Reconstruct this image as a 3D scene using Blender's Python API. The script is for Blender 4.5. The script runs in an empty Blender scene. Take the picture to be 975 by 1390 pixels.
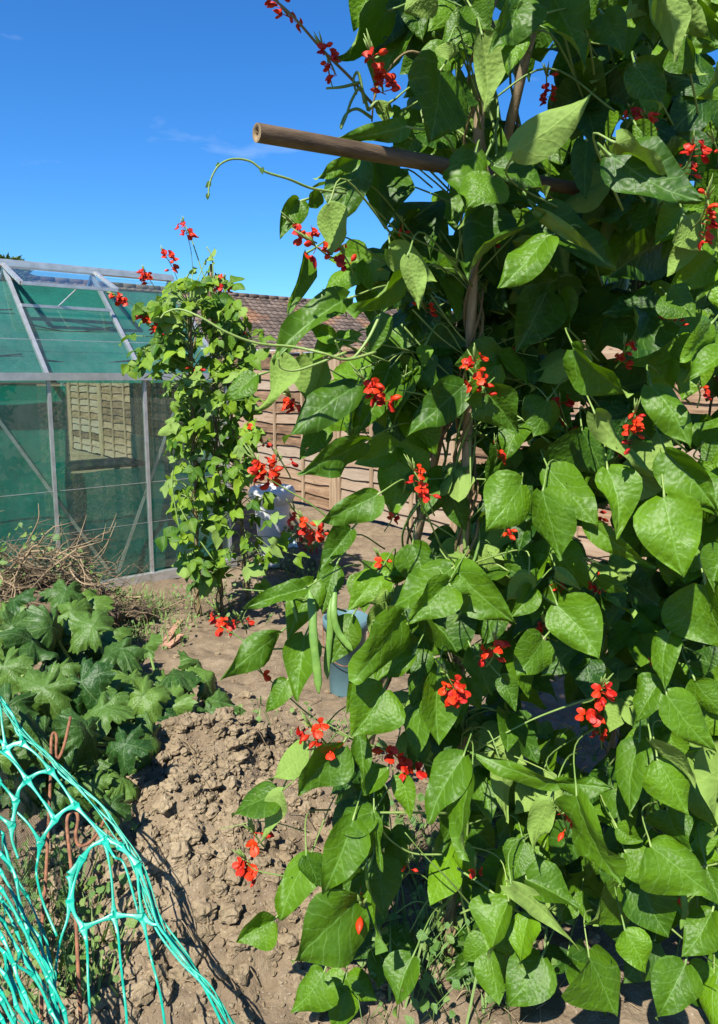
import bpy, math, random
import numpy as np
from mathutils import Vector, Matrix, noise as mnoise

random.seed(7)
rng = np.random.default_rng(7)
C = bpy.context.scene
COL = C.collection
R = math.radians

# ------------------------------------------------------------------ camera model
F = 960.0
PCX, PCY = 487.5, 650.0
PITCH = math.atan((650 - 512) / F)
EYE = Vector((0, 0, 1.5))
FWD = Vector((0, math.cos(PITCH), -math.sin(PITCH)))
UPV = Vector((0, math.sin(PITCH), math.cos(PITCH)))
RT = Vector((1, 0, 0))


def ray(px, py):
    return FWD + RT * ((px - PCX) / F) + UPV * ((PCY - py) / F)


def W(px, py, zc):
    return EYE + ray(px, py) * zc


def G(px, py, z=0.0):
    r = ray(px, py)
    return EYE + r * ((z - EYE.z) / r.z)


def project(p):
    d = Vector(p) - EYE
    z = d.dot(FWD)
    return PCX + d.dot(RT) / z * F, PCY - d.dot(UPV) / z * F, z


# ------------------------------------------------------------------ numpy noise
def _hash(ix, iy, seed):
    h = (ix.astype(np.int64) * 374761393 + iy.astype(np.int64) * 668265263 + seed * 1442695041) & 0xFFFFFFFF
    h = ((h ^ (h >> 13)) * 1274126177) & 0xFFFFFFFF
    return ((h ^ (h >> 16)) & 0xFFFF) / 65535.0


def vnoise(x, y, seed=0):
    ix, iy = np.floor(x), np.floor(y)
    fx, fy = x - ix, y - iy
    fx, fy = fx * fx * (3 - 2 * fx), fy * fy * (3 - 2 * fy)
    a, b = _hash(ix, iy, seed), _hash(ix + 1, iy, seed)
    c, d = _hash(ix, iy + 1, seed), _hash(ix + 1, iy + 1, seed)
    return (a * (1 - fx) + b * fx) * (1 - fy) + (c * (1 - fx) + d * fx) * fy


def fbm(x, y, octs=4, seed=0):
    s, amp, tot = 0, 1.0, 0
    for k in range(octs):
        s = s + amp * vnoise(x * 2 ** k, y * 2 ** k, seed + k)
        tot += amp
        amp *= 0.5
    return s / tot


# ------------------------------------------------------------------ materials
class N:
    def __init__(self, name):
        self.m = bpy.data.materials.new(name)
        self.m.use_nodes = True
        self.t = self.m.node_tree
        self.t.nodes.clear()
        self.out = self.t.nodes.new('ShaderNodeOutputMaterial')

    def n(self, typ, ins=None, **props):
        nd = self.t.nodes.new(typ)
        for k, v in props.items():
            setattr(nd, k, v)
        for k, v in (ins or {}).items():
            s = nd.inputs[k]
            if hasattr(v, 'is_output') or isinstance(v, bpy.types.NodeSocket):
                self.t.links.new(v, s)
            else:
                if s.type == 'RGBA' and len(v) == 3:
                    v = (*v, 1)
                s.default_value = v
        return nd

    def math(self, op, a, b=0.0, c=None):
        ins = {0: a, 1: b}
        if c is not None:
            ins[2] = c
        return self.n('ShaderNodeMath', ins, operation=op).outputs[0]

    def mix(self, f, a, b, blend='MIX'):
        nd = self.t.nodes.new('ShaderNodeMix')
        nd.data_type = 'RGBA'
        nd.blend_type = blend
        for k, v in ((0, f), (6, a), (7, b)):
            s = nd.inputs[k]
            if isinstance(v, bpy.types.NodeSocket):
                self.t.links.new(v, s)
            else:
                s.default_value = (*v, 1) if (k and len(v) == 3) else v
        return nd.outputs[2]

    def ramp(self, f, stops):
        nd = self.t.nodes.new('ShaderNodeValToRGB')
        self.t.links.new(f, nd.inputs[0])
        els = nd.color_ramp.elements
        while len(els) > 1:
            els.remove(els[-1])
        els[0].position = stops[0][0]
        els[0].color = (*stops[0][1], 1)
        for p, c in stops[1:]:
            e = els.new(p)
            e.color = (*c, 1)
        return nd.outputs[0]

    def noise(self, scale, detail=4, rough=.55, vec=None, dist=0):
        ins = {'Scale': scale, 'Detail': detail, 'Roughness': rough, 'Distortion': dist}
        if vec is not None:
            ins['Vector'] = vec
        return self.n('ShaderNodeTexNoise', ins).outputs[0]

    def coord(self, kind='Object'):
        return self.n('ShaderNodeTexCoord').outputs[kind]

    def mapping(self, vec, scale=(1, 1, 1), rot=(0, 0, 0)):
        return self.n('ShaderNodeMapping', {'Vector': vec, 'Scale': scale, 'Rotation': rot}).outputs[0]

    def attr(self, name):
        return self.n('ShaderNodeAttribute', attribute_name=name).outputs['Fac']

    def bump(self, h, strength=.3, dist=.01):
        return self.n('ShaderNodeBump', {'Height': h, 'Strength': strength, 'Distance': dist}).outputs[0]

    def bsdf(self, color, rough=.6, spec=.4, metal=0, normal=None):
        ins = {'Base Color': color, 'Roughness': rough, 'Specular IOR Level': spec, 'Metallic': metal}
        if normal is not None:
            ins['Normal'] = normal
        return self.n('ShaderNodeBsdfPrincipled', ins).outputs[0]

    def mixsh(self, f, a, b):
        return self.n('ShaderNodeMixShader', {0: f, 1: a, 2: b}).outputs[0]

    def done(self, sh):
        self.t.links.new(sh, self.out.inputs[0])
        return self.m


def mat_leaf(name, dark, light, under, trans, vein=(.20, .36, .10), rough=.42, tfac=.22, nv=4.6, veinamt=.32, spec=.42, holes=False):
    b = N(name)
    uv = b.n('ShaderNodeSeparateXYZ', {0: b.coord('UV')})
    x = b.math('ABSOLUTE', uv.outputs[0])
    v = uv.outputs[1]
    tone = b.attr('tone')
    dis = b.noise(5.0, 2, .5, b.coord('UV'))
    v2 = b.math('MULTIPLY_ADD', dis, .16, v)
    mid = b.n('ShaderNodeMapRange', {0: x, 1: .004, 2: .016, 3: 1, 4: 0}).outputs[0]
    p = b.math('MULTIPLY_ADD', x, -1.25, v2)
    p = b.math('MULTIPLY_ADD', b.math('MULTIPLY', x, x), .9, p)
    fr = b.math('FRACT', b.math('MULTIPLY', p, nv))
    tri = b.math('ABSOLUTE', b.math('SUBTRACT', fr, .5))
    lat = b.n('ShaderNodeMapRange', {0: tri, 1: .03, 2: .07, 3: 1, 4: 0}).outputs[0]
    lat = b.math('MULTIPLY', lat, .6)
    fine = b.n('ShaderNodeTexVoronoi', {'Vector': b.coord('UV'), 'Scale': 26.0}, feature='DISTANCE_TO_EDGE').outputs[0]
    puck = b.n('ShaderNodeTexVoronoi', {'Vector': b.coord('UV'), 'Scale': 19.0, 'Smoothness': 1.0}, feature='SMOOTH_F1').outputs[0]
    finev = b.n('ShaderNodeMapRange', {0: fine, 1: 0.0, 2: .09, 3: .16, 4: 0}).outputs[0]
    vm = b.math('MAXIMUM', b.math('MAXIMUM', mid, lat), finev)
    blotch = b.noise(3.2, 4, .6, b.coord('UV'))
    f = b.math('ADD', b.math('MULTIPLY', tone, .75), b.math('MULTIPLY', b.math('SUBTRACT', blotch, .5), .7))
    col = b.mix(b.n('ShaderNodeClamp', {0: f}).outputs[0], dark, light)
    col = b.mix(b.math('MULTIPLY', vm, veinamt), col, vein)
    yl = b.n('ShaderNodeMapRange', {0: b.noise(1.7, 3, .6, b.coord('Object')), 1: .60, 2: .78, 3: 0, 4: .38}).outputs[0]
    col = b.mix(yl, col, (light[0] * 1.5, light[1] * 1.12, light[2]))
    # brown specks of wear
    sp = b.noise(17.0, 3, .7, b.coord('UV'))
    spk = b.n('ShaderNodeMapRange', {0: sp, 1: .70, 2: .76, 3: 0, 4: .55}).outputs[0]
    col = b.mix(spk, col, (.20, .16, .05))
    ucol = b.mix(b.math('MULTIPLY', vm, .5), under, (under[0] * 1.5, under[1] * 1.4, under[2] * 1.4))
    ucol = b.mix(b.math('MULTIPLY', tone, .3), ucol, light)
    back = b.n('ShaderNodeNewGeometry').outputs['Backfacing']
    colf = b.mix(back, col, ucol)
    h = b.math('SUBTRACT', b.math('MULTIPLY', puck, -1.6), b.math('MULTIPLY', b.math('MAXIMUM', mid, lat), .35))
    h = b.math('ADD', h, b.math('MULTIPLY', blotch, 1.0))
    nrm = b.bump(h, .36, .003)
    rg = b.math('MULTIPLY_ADD', back, .25, rough)
    sh = b.bsdf(colf, rg, spec, 0, nrm)
    tr = b.n('ShaderNodeBsdfTranslucent', {'Color': b.mix(vm, trans, (trans[0] * .6, trans[1] * .6, trans[2] * .6))}).outputs[0]
    full = b.mixsh(tfac, sh, tr)
    if holes:       # insect holes in some of the leaves
        off = b.n('ShaderNodeCombineXYZ', {0: b.math('MULTIPLY', tone, 91.0), 1: b.math('MULTIPLY', tone, 57.0), 2: 0.0}).outputs[0]
        hv = b.n('ShaderNodeVectorMath', {0: b.coord('UV'), 1: off}, operation='ADD').outputs[0]
        hn = b.noise(5.5, 2, .5, hv)
        gate = b.math('GREATER_THAN', hn, .745)
        full = b.mixsh(gate, full, b.n('ShaderNodeBsdfTransparent').outputs[0])
    return b.done(full)


def mat_simple(name, c1, c2, scale=8, rough=.6, spec=.3, metal=0, bump=.3, bdist=.004, stretch=(1, 1, 1), tone=0.0, det=5):
    b = N(name)
    vec = b.mapping(b.coord('Object'), stretch)
    nz = b.noise(scale, det, .6, vec)
    f = b.n('ShaderNodeMapRange', {0: nz, 1: .3, 2: .7, 3: 0, 4: 1}).outputs[0]
    if tone:
        f = b.n('ShaderNodeClamp', {0: b.math('ADD', b.math('MULTIPLY', f, 1 - tone), b.math('MULTIPLY', b.attr('tone'), tone))}).outputs[0]
    col = b.mix(f, c1, c2)
    nrm = b.bump(b.noise(scale * 3, 4, .65, vec), bump, bdist)
    return b.done(b.bsdf(col, rough, spec, metal, nrm))


M = {}
_bl = dict(dark=(.009, .040, .002), light=(.115, .235, .003), under=(.155, .235, .05), trans=(.14, .30, .002), tfac=.20, rough=.47, spec=.24, veinamt=.25)  # dark end lowered to put leaf shade into the colour
M['bean_leaf'] = mat_leaf('bean leaf', holes=True, **_bl)
M['bean_fill'] = mat_leaf('inner bean leaf', **_bl)
M['far_leaf'] = mat_leaf('far bean leaf', (.028, .085, .004), (.19, .29, .014), (.15, .23, .06), (.14, .30, .008), spec=.2, rough=.5)
M['squash_leaf'] = mat_leaf('squash leaf', (.010, .044, .004), (.092, .170, .020), (.08, .14, .05), (.05, .13, .008),
                            vein=(.14, .22, .09), rough=.5, tfac=.10, nv=5.0, veinamt=.5, spec=.32)
M['weed'] = mat_leaf('weed leaf', (.05, .13, .02), (.16, .22, .05), (.14, .22, .06), (.15, .3, .03), tfac=.25)
M['stem'] = mat_simple('bean stem', (.07, .15, .025), (.20, .27, .07), 30, .5, .4, tone=.5)
M['stem_brown'] = mat_simple('old vine stem', (.10, .075, .035), (.22, .17, .08), 40, .7, .2, tone=.4, stretch=(1, 1, .2))
M['pod'] = mat_simple('bean pod', (.060, .14, .018), (.13, .23, .04), 25, .5, .4)


def mat_petal():
    b = N('scarlet petal')
    tone = b.attr('tone')
    nz = b.noise(120, 3, .5, b.coord('Object'))
    f = b.n('ShaderNodeClamp', {0: b.math('MULTIPLY_ADD', tone, .8, b.math('MULTIPLY', b.math('SUBTRACT', nz, .4), .6))}).outputs[0]
    col = b.mix(f, (.34, .004, .005), (.66, .052, .006))
    sh = b.bsdf(col, .5, .3, 0, b.bump(nz, .3, .002))
    tr = b.n('ShaderNodeBsdfTranslucent', {'Color': (.6, .03, .008, 1)}).outputs[0]
    return b.done(b.mixsh(.25, sh, tr))


M['petal'] = mat_petal()
M['cane'] = mat_simple('bamboo cane', (.16, .11, .06), (.32, .25, .15), 14, .5, .35, stretch=(6, 6, .6), bump=.35)
M['cane_old'] = mat_simple('weathered bamboo', (.045, .030, .018), (.15, .10, .058), 9, .55, .3, stretch=(1.2, 1.2, 8), bump=.4)
M['cane_end'] = mat_simple('cut bamboo end', (.14, .10, .055), (.26, .19, .11), 60, .8, .1)
M['rust'] = mat_simple('rusty steel', (.10, .045, .025), (.26, .115, .06), 60, .8, .2, bump=.6, bdist=.003)
M['net'] = mat_simple('green plastic net', (.0, .19, .125), (.008, .31, .215), 20, .38, .45, bump=.15)
M['black_net'] = mat_simple('black net', (.012, .014, .012), (.02, .022, .02), 20, .5, .3)
M['alu'] = mat_simple('aluminium', (.40, .40, .39), (.58, .58, .57), 14, .42, .5, metal=.75, bump=.12)
M['twig'] = mat_simple('dry twig', (.055, .036, .021), (.27, .20, .12), 20, .8, .15, tone=.8)
M['bucket'] = mat_simple('slate blue plastic', (.060, .125, .140), (.095, .17, .19), 6, .5, .35, bump=.15)
M['urn'] = mat_simple('white plastic urn', (.36, .36, .35), (.52, .52, .50), 5, .5, .4, bump=.15)
M['cloth'] = mat_simple('pale blue cloth', (.42, .55, .62), (.62, .72, .76), 40, .8, .1)
M['sack'] = mat_simple('white sack', (.62, .63, .63), (.78, .79, .8), 10, .6, .3)
M['terracotta'] = mat_simple('old timber offcut', (.22, .115, .075), (.38, .22, .15), 30, .8, .1)
M['mdf'] = mat_simple('weathered staging', (.05, .06, .05), (.10, .11, .09), 12, .8, .1)
M['brick'] = mat_simple('bungalow brick', (.25, .15, .10), (.36, .23, .16), 30, .9, .1)
M['gutter'] = mat_simple('grey gutter', (.30, .31, .34), (.42, .43, .46), 4, .6, .3)


def mat_soil(name, c0, c1, c2):
    b = N(name)
    co = b.coord('Object')
    n1 = b.noise(1.6, 6, .65, co)
    n2 = b.noise(14, 6, .7, co)
    n3 = b.noise(90, 4, .7, co)
    f = b.math('ADD', b.math('MULTIPLY', n1, .55), b.math('MULTIPLY', n2, .45))
    col = b.ramp(f, [(.30, c0), (.48, c1), (.68, c2)])
    peb = b.n('ShaderNodeTexVoronoi', {'Vector': co, 'Scale': 70.0}).outputs[0]
    pm = b.n('ShaderNodeMapRange', {0: peb, 1: .10, 2: .22, 3: .35, 4: 0}).outputs[0]
    col = b.mix(pm, col, (.40, .36, .30))
    h = b.math('ADD', b.math('MULTIPLY', n2, 1.0), b.math('MULTIPLY', n3, .5))
    return b.done(b.bsdf(col, .95, .1, 0, b.bump(h, .8, .015)))


M['soil'] = mat_soil('dry soil', (.078, .056, .036), (.152, .113, .072), (.235, .183, .121))
M['clod'] = mat_soil('dry clod', (.096, .071, .044), (.182, .138, .085), (.285, .224, .144))


def mat_boards():
    b = N('lapped fence board')
    co = b.coord('Object')
    tone = b.attr('tone')
    gr = b.noise(3.0, 8, .65, b.mapping(co, (1.2, 8, 26)), .4)
    bl = b.noise(2.2, 4, .6, b.mapping(co, (1.5, 1, 5)))
    f = b.math('ADD', b.math('MULTIPLY', gr, .55), b.math('MULTIPLY', bl, .45))
    f = b.math('ADD', f, b.math('MULTIPLY', b.math('SUBTRACT', tone, .5), .34))
    col = b.ramp(f, [(.28, (.060, .037, .022)), (.42, (.160, .097, .056)), (.54, (.245, .158, .096)), (.75, (.33, .25, .175))])
    gy = b.n('ShaderNodeMapRange', {0: tone, 1: .55, 2: 1.0, 3: 0, 4: .55}).outputs[0]
    col = b.mix(gy, col, b.mix(gr, (.10, .085, .07), (.30, .26, .21)))
    knot = b.n('ShaderNodeTexVoronoi', {'Vector': b.mapping(co, (3, 1, 9)), 'Scale': 1.4}).outputs[0]
    km = b.n('ShaderNodeMapRange', {0: knot, 1: .03, 2: .11, 3: .8, 4: 0}).outputs[0]
    col = b.mix(km, col, (.09, .045, .022))
    return b.done(b.bsdf(col, .82, .15, 0, b.bump(gr, .5, .006)))


M['board'] = mat_boards()
M['post'] = mat_simple('fence post', (.20, .13, .08), (.34, .25, .16), 5, .85, .1, stretch=(6, 6, .8), bump=.4)


def mat_tile():
    b = N('concrete roof tile')
    co = b.coord('Object')
    tone = b.attr('tone')
    n1 = b.noise(.9, 5, .6, co)
    n2 = b.noise(6, 5, .7, co)
    f = b.math('ADD', b.math('MULTIPLY', n2, .5), b.math('MULTIPLY', tone, .5))
    col = b.ramp(f, [(.2, (.050, .038, .031)), (.5, (.090, .066, .053)), (.8, (.135, .102, .082))])
    mo = b.n('ShaderNodeMapRange', {0: n1, 1: .54, 2: .68, 3: 0, 4: .7}).outputs[0]
    col = b.mix(mo, col, (.26, .12, .055))
    return b.done(b.bsdf(col, .9, .15, 0, b.bump(n2, .3, .02)))


M['tile'] = mat_tile()


def mat_glass(name, tint, dust, dustcol=(.45, .55, .5)):
    b = N(name)
    fc_ = b.n('ShaderNodeLayerWeight', {'Blend': .5}).outputs['Facing']
    fr = b.math('MULTIPLY_ADD', b.math('POWER', fc_, 5.0), .9, .05)
    nz = b.noise(7, 5, .7, b.mapping(b.coord('Object'), (1.4, 1.4, .6)))
    tr = b.n('ShaderNodeBsdfTransparent', {'Color': (*tint, 1)}).outputs[0]
    gl = b.n('ShaderNodeBsdfGlossy', {'Roughness': .02, 'Color': (1, 1, 1, 1)}).outputs[0]
    df = b.bsdf((*dustcol, 1), .9, .1)
    a = b.mixsh(b.math('MULTIPLY', b.n('ShaderNodeMapRange', {0: nz, 1: .35, 2: .8, 3: .3, 4: 1}).outputs[0], dust), tr, df)
    return b.done(b.mixsh(b.math('MULTIPLY', fr, 1.2), a, gl))


M['glass'] = mat_glass('greenhouse glass', (.74, .87, .80), .08)
M['roof_glass'] = mat_glass('roof glass', (.88, .95, .93), .07)


def mat_shade(name, col, opac):
    b = N(name)
    co = b.coord('Object')
    n1 = b.noise(2.2, 5, .6, co)
    n2 = b.noise(60, 3, .6, co)
    c = b.mix(b.n('ShaderNodeMapRange', {0: n1, 1: .3, 2: .7}).outputs[0], tuple(k * .7 for k in col), tuple(k * 1.25 for k in col))
    df = b.bsdf(c, .8, .15, 0, b.bump(n2, .4, .004))
    tl = b.n('ShaderNodeBsdfTranslucent', {'Color': c}).outputs[0]
    s = b.mixsh(.45, df, tl)
    tr = b.n('ShaderNodeBsdfTransparent', {'Color': (1, 1, 1, 1)}).outputs[0]
    f = b.n('ShaderNodeMapRange', {0: n2, 1: .35, 2: .65, 3: opac - .15, 4: min(1, opac + .1)}).outputs[0]
    return b.done(b.mixsh(f, tr, s))


M['shade'] = mat_shade('green shade net', (.020, .165, .130), .90)
M['shade_dark'] = mat_shade('green shade net dense', (.004, .175, .135), .95)
M['shade_wall_lit'] = mat_shade('green shade net brightened on the wall', (.004, .27, .20), .92)  # brighter copy of the roof net colour, light painted in for the dim wall
M['shade_thin'] = mat_shade('faded shade net', (.015, .085, .058), .95)


def mat_canopy(name, a, c):
    b = N(name)
    col = b.mix(b.attr('tone'), a, c)
    sh = b.bsdf(col, .7, .2)
    tr = b.n('ShaderNodeBsdfTranslucent', {'Color': (*[k * 1.3 for k in c], 1)}).outputs[0]
    return b.done(b.mixsh(.2, sh, tr))


M['conifer'] = mat_canopy('conifer spray', (.018, .045, .022), (.055, .10, .045))
M['tree_leaf'] = mat_canopy('tree leaf', (.04, .08, .02), (.11, .16, .04))
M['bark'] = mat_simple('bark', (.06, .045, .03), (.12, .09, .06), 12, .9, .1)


# ------------------------------------------------------------------ mesh builder
class MB:
    def __init__(self):
        self.v, self.f, self.uv, self.tone, self.mi = [], [], [], [], []
        self.n = 0

    def add(self, verts, faces, uv=None, tone=.5, mi=0):
        verts = np.asarray(verts, dtype=np.float64).reshape(-1, 3)
        k = len(verts)
        self.v.append(verts)
        off = self.n
        self.f.extend([tuple(i + off for i in f) for f in faces])
        self.mi.extend([mi] * len(faces))
        self.uv.append(np.zeros((k, 2)) if uv is None else np.asarray(uv, dtype=np.float64))
        t = np.asarray(tone, dtype=np.float64)
        self.tone.append(np.full(k, float(t)) if t.ndim == 0 else t)
        self.n += k

    def box(self, cx, cy, cz, sx, sy, sz, tone=.5, mi=0, M4=None):
        x, y, z = sx / 2, sy / 2, sz / 2
        vs = np.array([(a * x, b * y, c * z) for a in (-1, 1) for b in (-1, 1) for c in (-1, 1)]) + (cx, cy, cz)
        if M4 is not None:
            vs = np.array([tuple(M4 @ Vector(p)) for p in vs])
        self.add(vs, [(0, 1, 3, 2), (4, 6, 7, 5), (0, 4, 5, 1), (2, 3, 7, 6), (0, 2, 6, 4), (1, 5, 7, 3)], None, tone, mi)

    def bar(self, a, b, w, h, up=(0, 0, 1), tone=.5, mi=0):
        a, b = Vector(a), Vector(b)
        d = (b - a)
        L = d.length
        d.normalize()
        u = Vector(up)
        s = d.cross(u)
        if s.length < 1e-4:
            s = d.cross(Vector((1, 0, 0)))
        s.normalize()
        u = s.cross(d)
        m = Matrix((s, d, u)).transposed().to_4x4()
        m.translation = (a + b) / 2
        self.box(0, 0, 0, w, L, h, tone, mi, m)

    def tube(self, pts, rad, sides=6, tone=.5, mi=0, caps=True, flat=1.0, nrm=None):
        pts = [Vector(p) for p in pts]
        n = len(pts)
        if np.ndim(rad) == 0:
            rad = [rad] * n
        verts = []
        prev = None
        for i, p in enumerate(pts):
            t = (pts[min(i + 1, n - 1)] - pts[max(i - 1, 0)])
            if t.length < 1e-9:
                t = Vector((0, 0, 1))
            t.normalize()
            if nrm is not None:
                side = t.cross(Vector(nrm))
                if side.length < 1e-3:
                    side = t.orthogonal()
            elif prev is None:
                side = t.orthogonal()
            else:
                side = prev - t * prev.dot(t)
                if side.length < 1e-4:
                    side = t.orthogonal()
            side.normalize()
            prev = side
            bn = t.cross(side)
            for k in range(sides):
                a = 2 * math.pi * k / sides
                verts.append(p + side * (math.cos(a) * rad[i]) + bn * (math.sin(a) * rad[i] * flat if flat > 0 else math.sin(a) * -flat))
        faces = [(i * sides + k, i * sides + (k + 1) % sides, (i + 1) * sides + (k + 1) % sides, (i + 1) * sides + k)
                 for i in range(n - 1) for k in range(sides)]
        if caps:
            faces.append(tuple(range(sides))[::-1])
            faces.append(tuple((n - 1) * sides + k for k in range(sides)))
        self.add([tuple(v) for v in verts], faces, None, tone, mi)

    def lathe(self, prof, seg=28, center=(0, 0, 0), tone=.5, mi=0):
        vs, fs = [], []
        for r, z in prof:
            for k in range(seg):
                a = 2 * math.pi * k / seg
                vs.append((center[0] + r * math.cos(a), center[1] + r * math.sin(a), center[2] + z))
        for i in range(len(prof) - 1):
            for k in range(seg):
                fs.append((i * seg + k, i * seg + (k + 1) % seg, (i + 1) * seg + (k + 1) % seg, (i + 1) * seg + k))
        self.add(vs, fs, None, tone, mi)

    def build(self, name, mats, parent=None, smooth=True):
        me = bpy.data.meshes.new(name)
        v = np.concatenate(self.v) if self.v else np.zeros((0, 3))
        me.from_pydata(v.tolist(), [], self.f)
        uvv = np.concatenate(self.uv)
        li = np.zeros(len(me.loops), dtype=np.int32)
        me.loops.foreach_get('vertex_index', li)
        ul = me.uv_layers.new(name='UVMap')
        ul.data.foreach_set('uv', uvv[li].astype(np.float32).ravel())
        at = me.attributes.new('tone', 'FLOAT', 'POINT')
        at.data.foreach_set('value', np.concatenate(self.tone).astype(np.float32))
        if not isinstance(mats, (list, tuple)):
            mats = [mats]
        for m in mats:
            me.materials.append(M[m])
        me.polygons.foreach_set('material_index', np.array(self.mi, dtype=np.int32))
        me.polygons.foreach_set('use_smooth', np.full(len(me.polygons), smooth))
        me.update()
        o = bpy.data.objects.new(name, me)
        COL.objects.link(o)
        if parent is not None:
            o.parent = parent
        return o


def tag(o, label=None, cat=None, group=None, kind=None):
    if label:
        o['label'] = label
    if cat:
        o['category'] = cat
    if group:
        o['group'] = group
    if kind:
        o['kind'] = kind
    return o


def thing(name, label, cat, loc=(0, 0, 0), rz=0.0, group=None):
    o = bpy.data.objects.new(name, None)
    o.empty_display_size = .1
    o.location = loc
    o.rotation_euler = (0, 0, rz)
    COL.objects.link(o)
    return tag(o, label, cat, group)


def adopt(o, root):
    """o was built in world coordinates; hang it under root without moving it"""
    o.parent = root
    o.matrix_parent_inverse = (Matrix.Translation(root.location) @ Matrix.Rotation(root.rotation_euler[2], 4, 'Z')).inverted()
    return o


def spline(pts, n=6):
    pts = [Vector(p) for p in pts]
    if len(pts) < 3:
        return [pts[0].lerp(pts[-1], k / n) for k in range(n + 1)]
    P = [pts[0] * 2 - pts[1]] + pts + [pts[-1] * 2 - pts[-2]]
    out = []
    for i in range(1, len(P) - 2):
        a, b, c, d = P[i - 1], P[i], P[i + 1], P[i + 2]
        for k in range(n):
            t = k / n
            out.append(.5 * ((2 * b) + (c - a) * t + (2 * a - 5 * b + 4 * c - d) * t * t + (3 * b - a - 3 * c + d) * t ** 3))
    out.append(pts[-1])
    return out


# ------------------------------------------------------------------ leaves
_pv = np.array([0, .03, .08, .16, .28, .40, .52, .64, .76, .86, .93, .975, 1.0])
_pw = np.array([.18, .50, .75, .94, 1.0, .95, .84, .67, .45, .26, .125, .05, .0])


def leaf_grid(L, Wd, fold=.25, droop=.25, wave=.06, asym=0., twist=0., seed=0, nu=9, rows=None, side=0.0):
    vs_ = _pv if rows is None else np.linspace(0, 1, rows)
    pw = np.interp(vs_, _pv, _pw)
    us = np.linspace(-1, 1, nu)
    U, V = np.meshgrid(us, vs_)
    PW = np.repeat(pw[:, None], nu, 1)
    X = U * PW * Wd / 2 * (1 + asym * U)
    Y = L * V - .07 * L * np.abs(U) ** 1.5 * np.exp(-V * 7)
    r = random.Random(seed)
    p1, p2, p3 = r.random() * 6.3, r.random() * 6.3, r.random() * 6.3
    fd = fold * (1 - .5 * V)
    Z = fd * np.abs(X) * np.where(np.abs(U) > .001, 1, 0)
    Z = Z - droop * L * (V ** 1.7) * .5
    Z = Z - droop * .6 * (np.abs(X) ** 2) / max(Wd, 1e-6) * 1.2
    Z = Z + wave * L * (np.sin(V * 5.2 + p1) * U * .6 + np.sin(V * 9 + p2 + U * 2.2) * (U ** 2) * .75 + np.cos(V * 13 + p3) * (U ** 2) * .25)
    curl = r.uniform(-.35, .35)
    Z = Z + curl * (np.abs(U) ** 3) * PW * Wd * .5 * np.clip(V * 3, 0, 1)
    # quilting between the side veins
    Z = Z + .013 * L * np.sin((V - np.abs(X) / L * 1.15) * 4.6 * 2 * np.pi + p1) * (1 - .5 * np.abs(U)) * np.clip(V * 6, 0, 1)
    X = X + side * L * np.sin(V * np.pi) * .3
    if twist:
        a = twist * V
        X, Z = X * np.cos(a) - Z * np.sin(a), X * np.sin(a) + Z * np.cos(a)
    return X, Y, Z, U, V, X / L


def place_leaf(mb, base, tip, xdir, Wd, tone, seed, nu=9, rows=None, mi=0, **kw):
    base, tip = Vector(base), Vector(tip)
    y = tip - base
    L = y.length
    y.normalize()
    x = Vector(xdir)
    x = x - y * x.dot(y)
    x.normalize()
    z = x.cross(y)
    X, Y, Z, U, V, XL = leaf_grid(L, Wd, seed=seed, nu=nu, rows=rows, **kw)
    # keep the tip where it was asked for
    nr = X.shape[0]
    if kw.get('droop'):
        Z = Z - V * Z[-1, nu // 2]
    P = (np.array(base)[None, None] + X[..., None] * np.array(x) + Y[..., None] * np.array(y) + Z[..., None] * np.array(z)).reshape(-1, 3)
    uv = np.stack([(U * np.interp(V, _pv, _pw) * Wd / 2 / L).ravel(), V.ravel()], 1) + 0
    uv[:, 1] += 0
    f = [(i * nu + k, i * nu + k + 1, (i + 1) * nu + k + 1, (i + 1) * nu + k) for i in range(nr - 1) for k in range(nu - 1)]
    mb.add(P, f, uv, tone, mi)


def rand_leaf(mb, pos, size, face, down=1.0, tone=None, rnd=random, nu=5, rows=7, under=False, mi=0):
    """loose leaf at pos, upper side roughly along `face`, tip hanging"""
    n = Vector(face).normalized()
    n = (n + Vector((rnd.uniform(-.6, .6), rnd.uniform(-.6, .6), rnd.uniform(-.45, .6)))).normalized()
    tip = Vector((rnd.uniform(-.9, .9), rnd.uniform(-.9, .9), -down))
    tip = tip - n * tip.dot(n)
    if tip.length < .1:
        tip = n.orthogonal()
    tip.normalize()
    x = tip.cross(n)
    if under:
        x = -x
    L = size * rnd.uniform(.7, 1.15)
    base = Vector(pos) - tip * L * .35
    place_leaf(mb, base, base + tip * L, x, L * rnd.uniform(.72, .92), rnd.random() if tone is None else tone, rnd.randrange(10 ** 6), nu, rows, mi,
               fold=rnd.uniform(-.1, .5), droop=rnd.uniform(.1, .5), wave=rnd.uniform(.03, .09), asym=rnd.uniform(-.12, .12), twist=rnd.uniform(-.5, .5))
    return base


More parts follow.
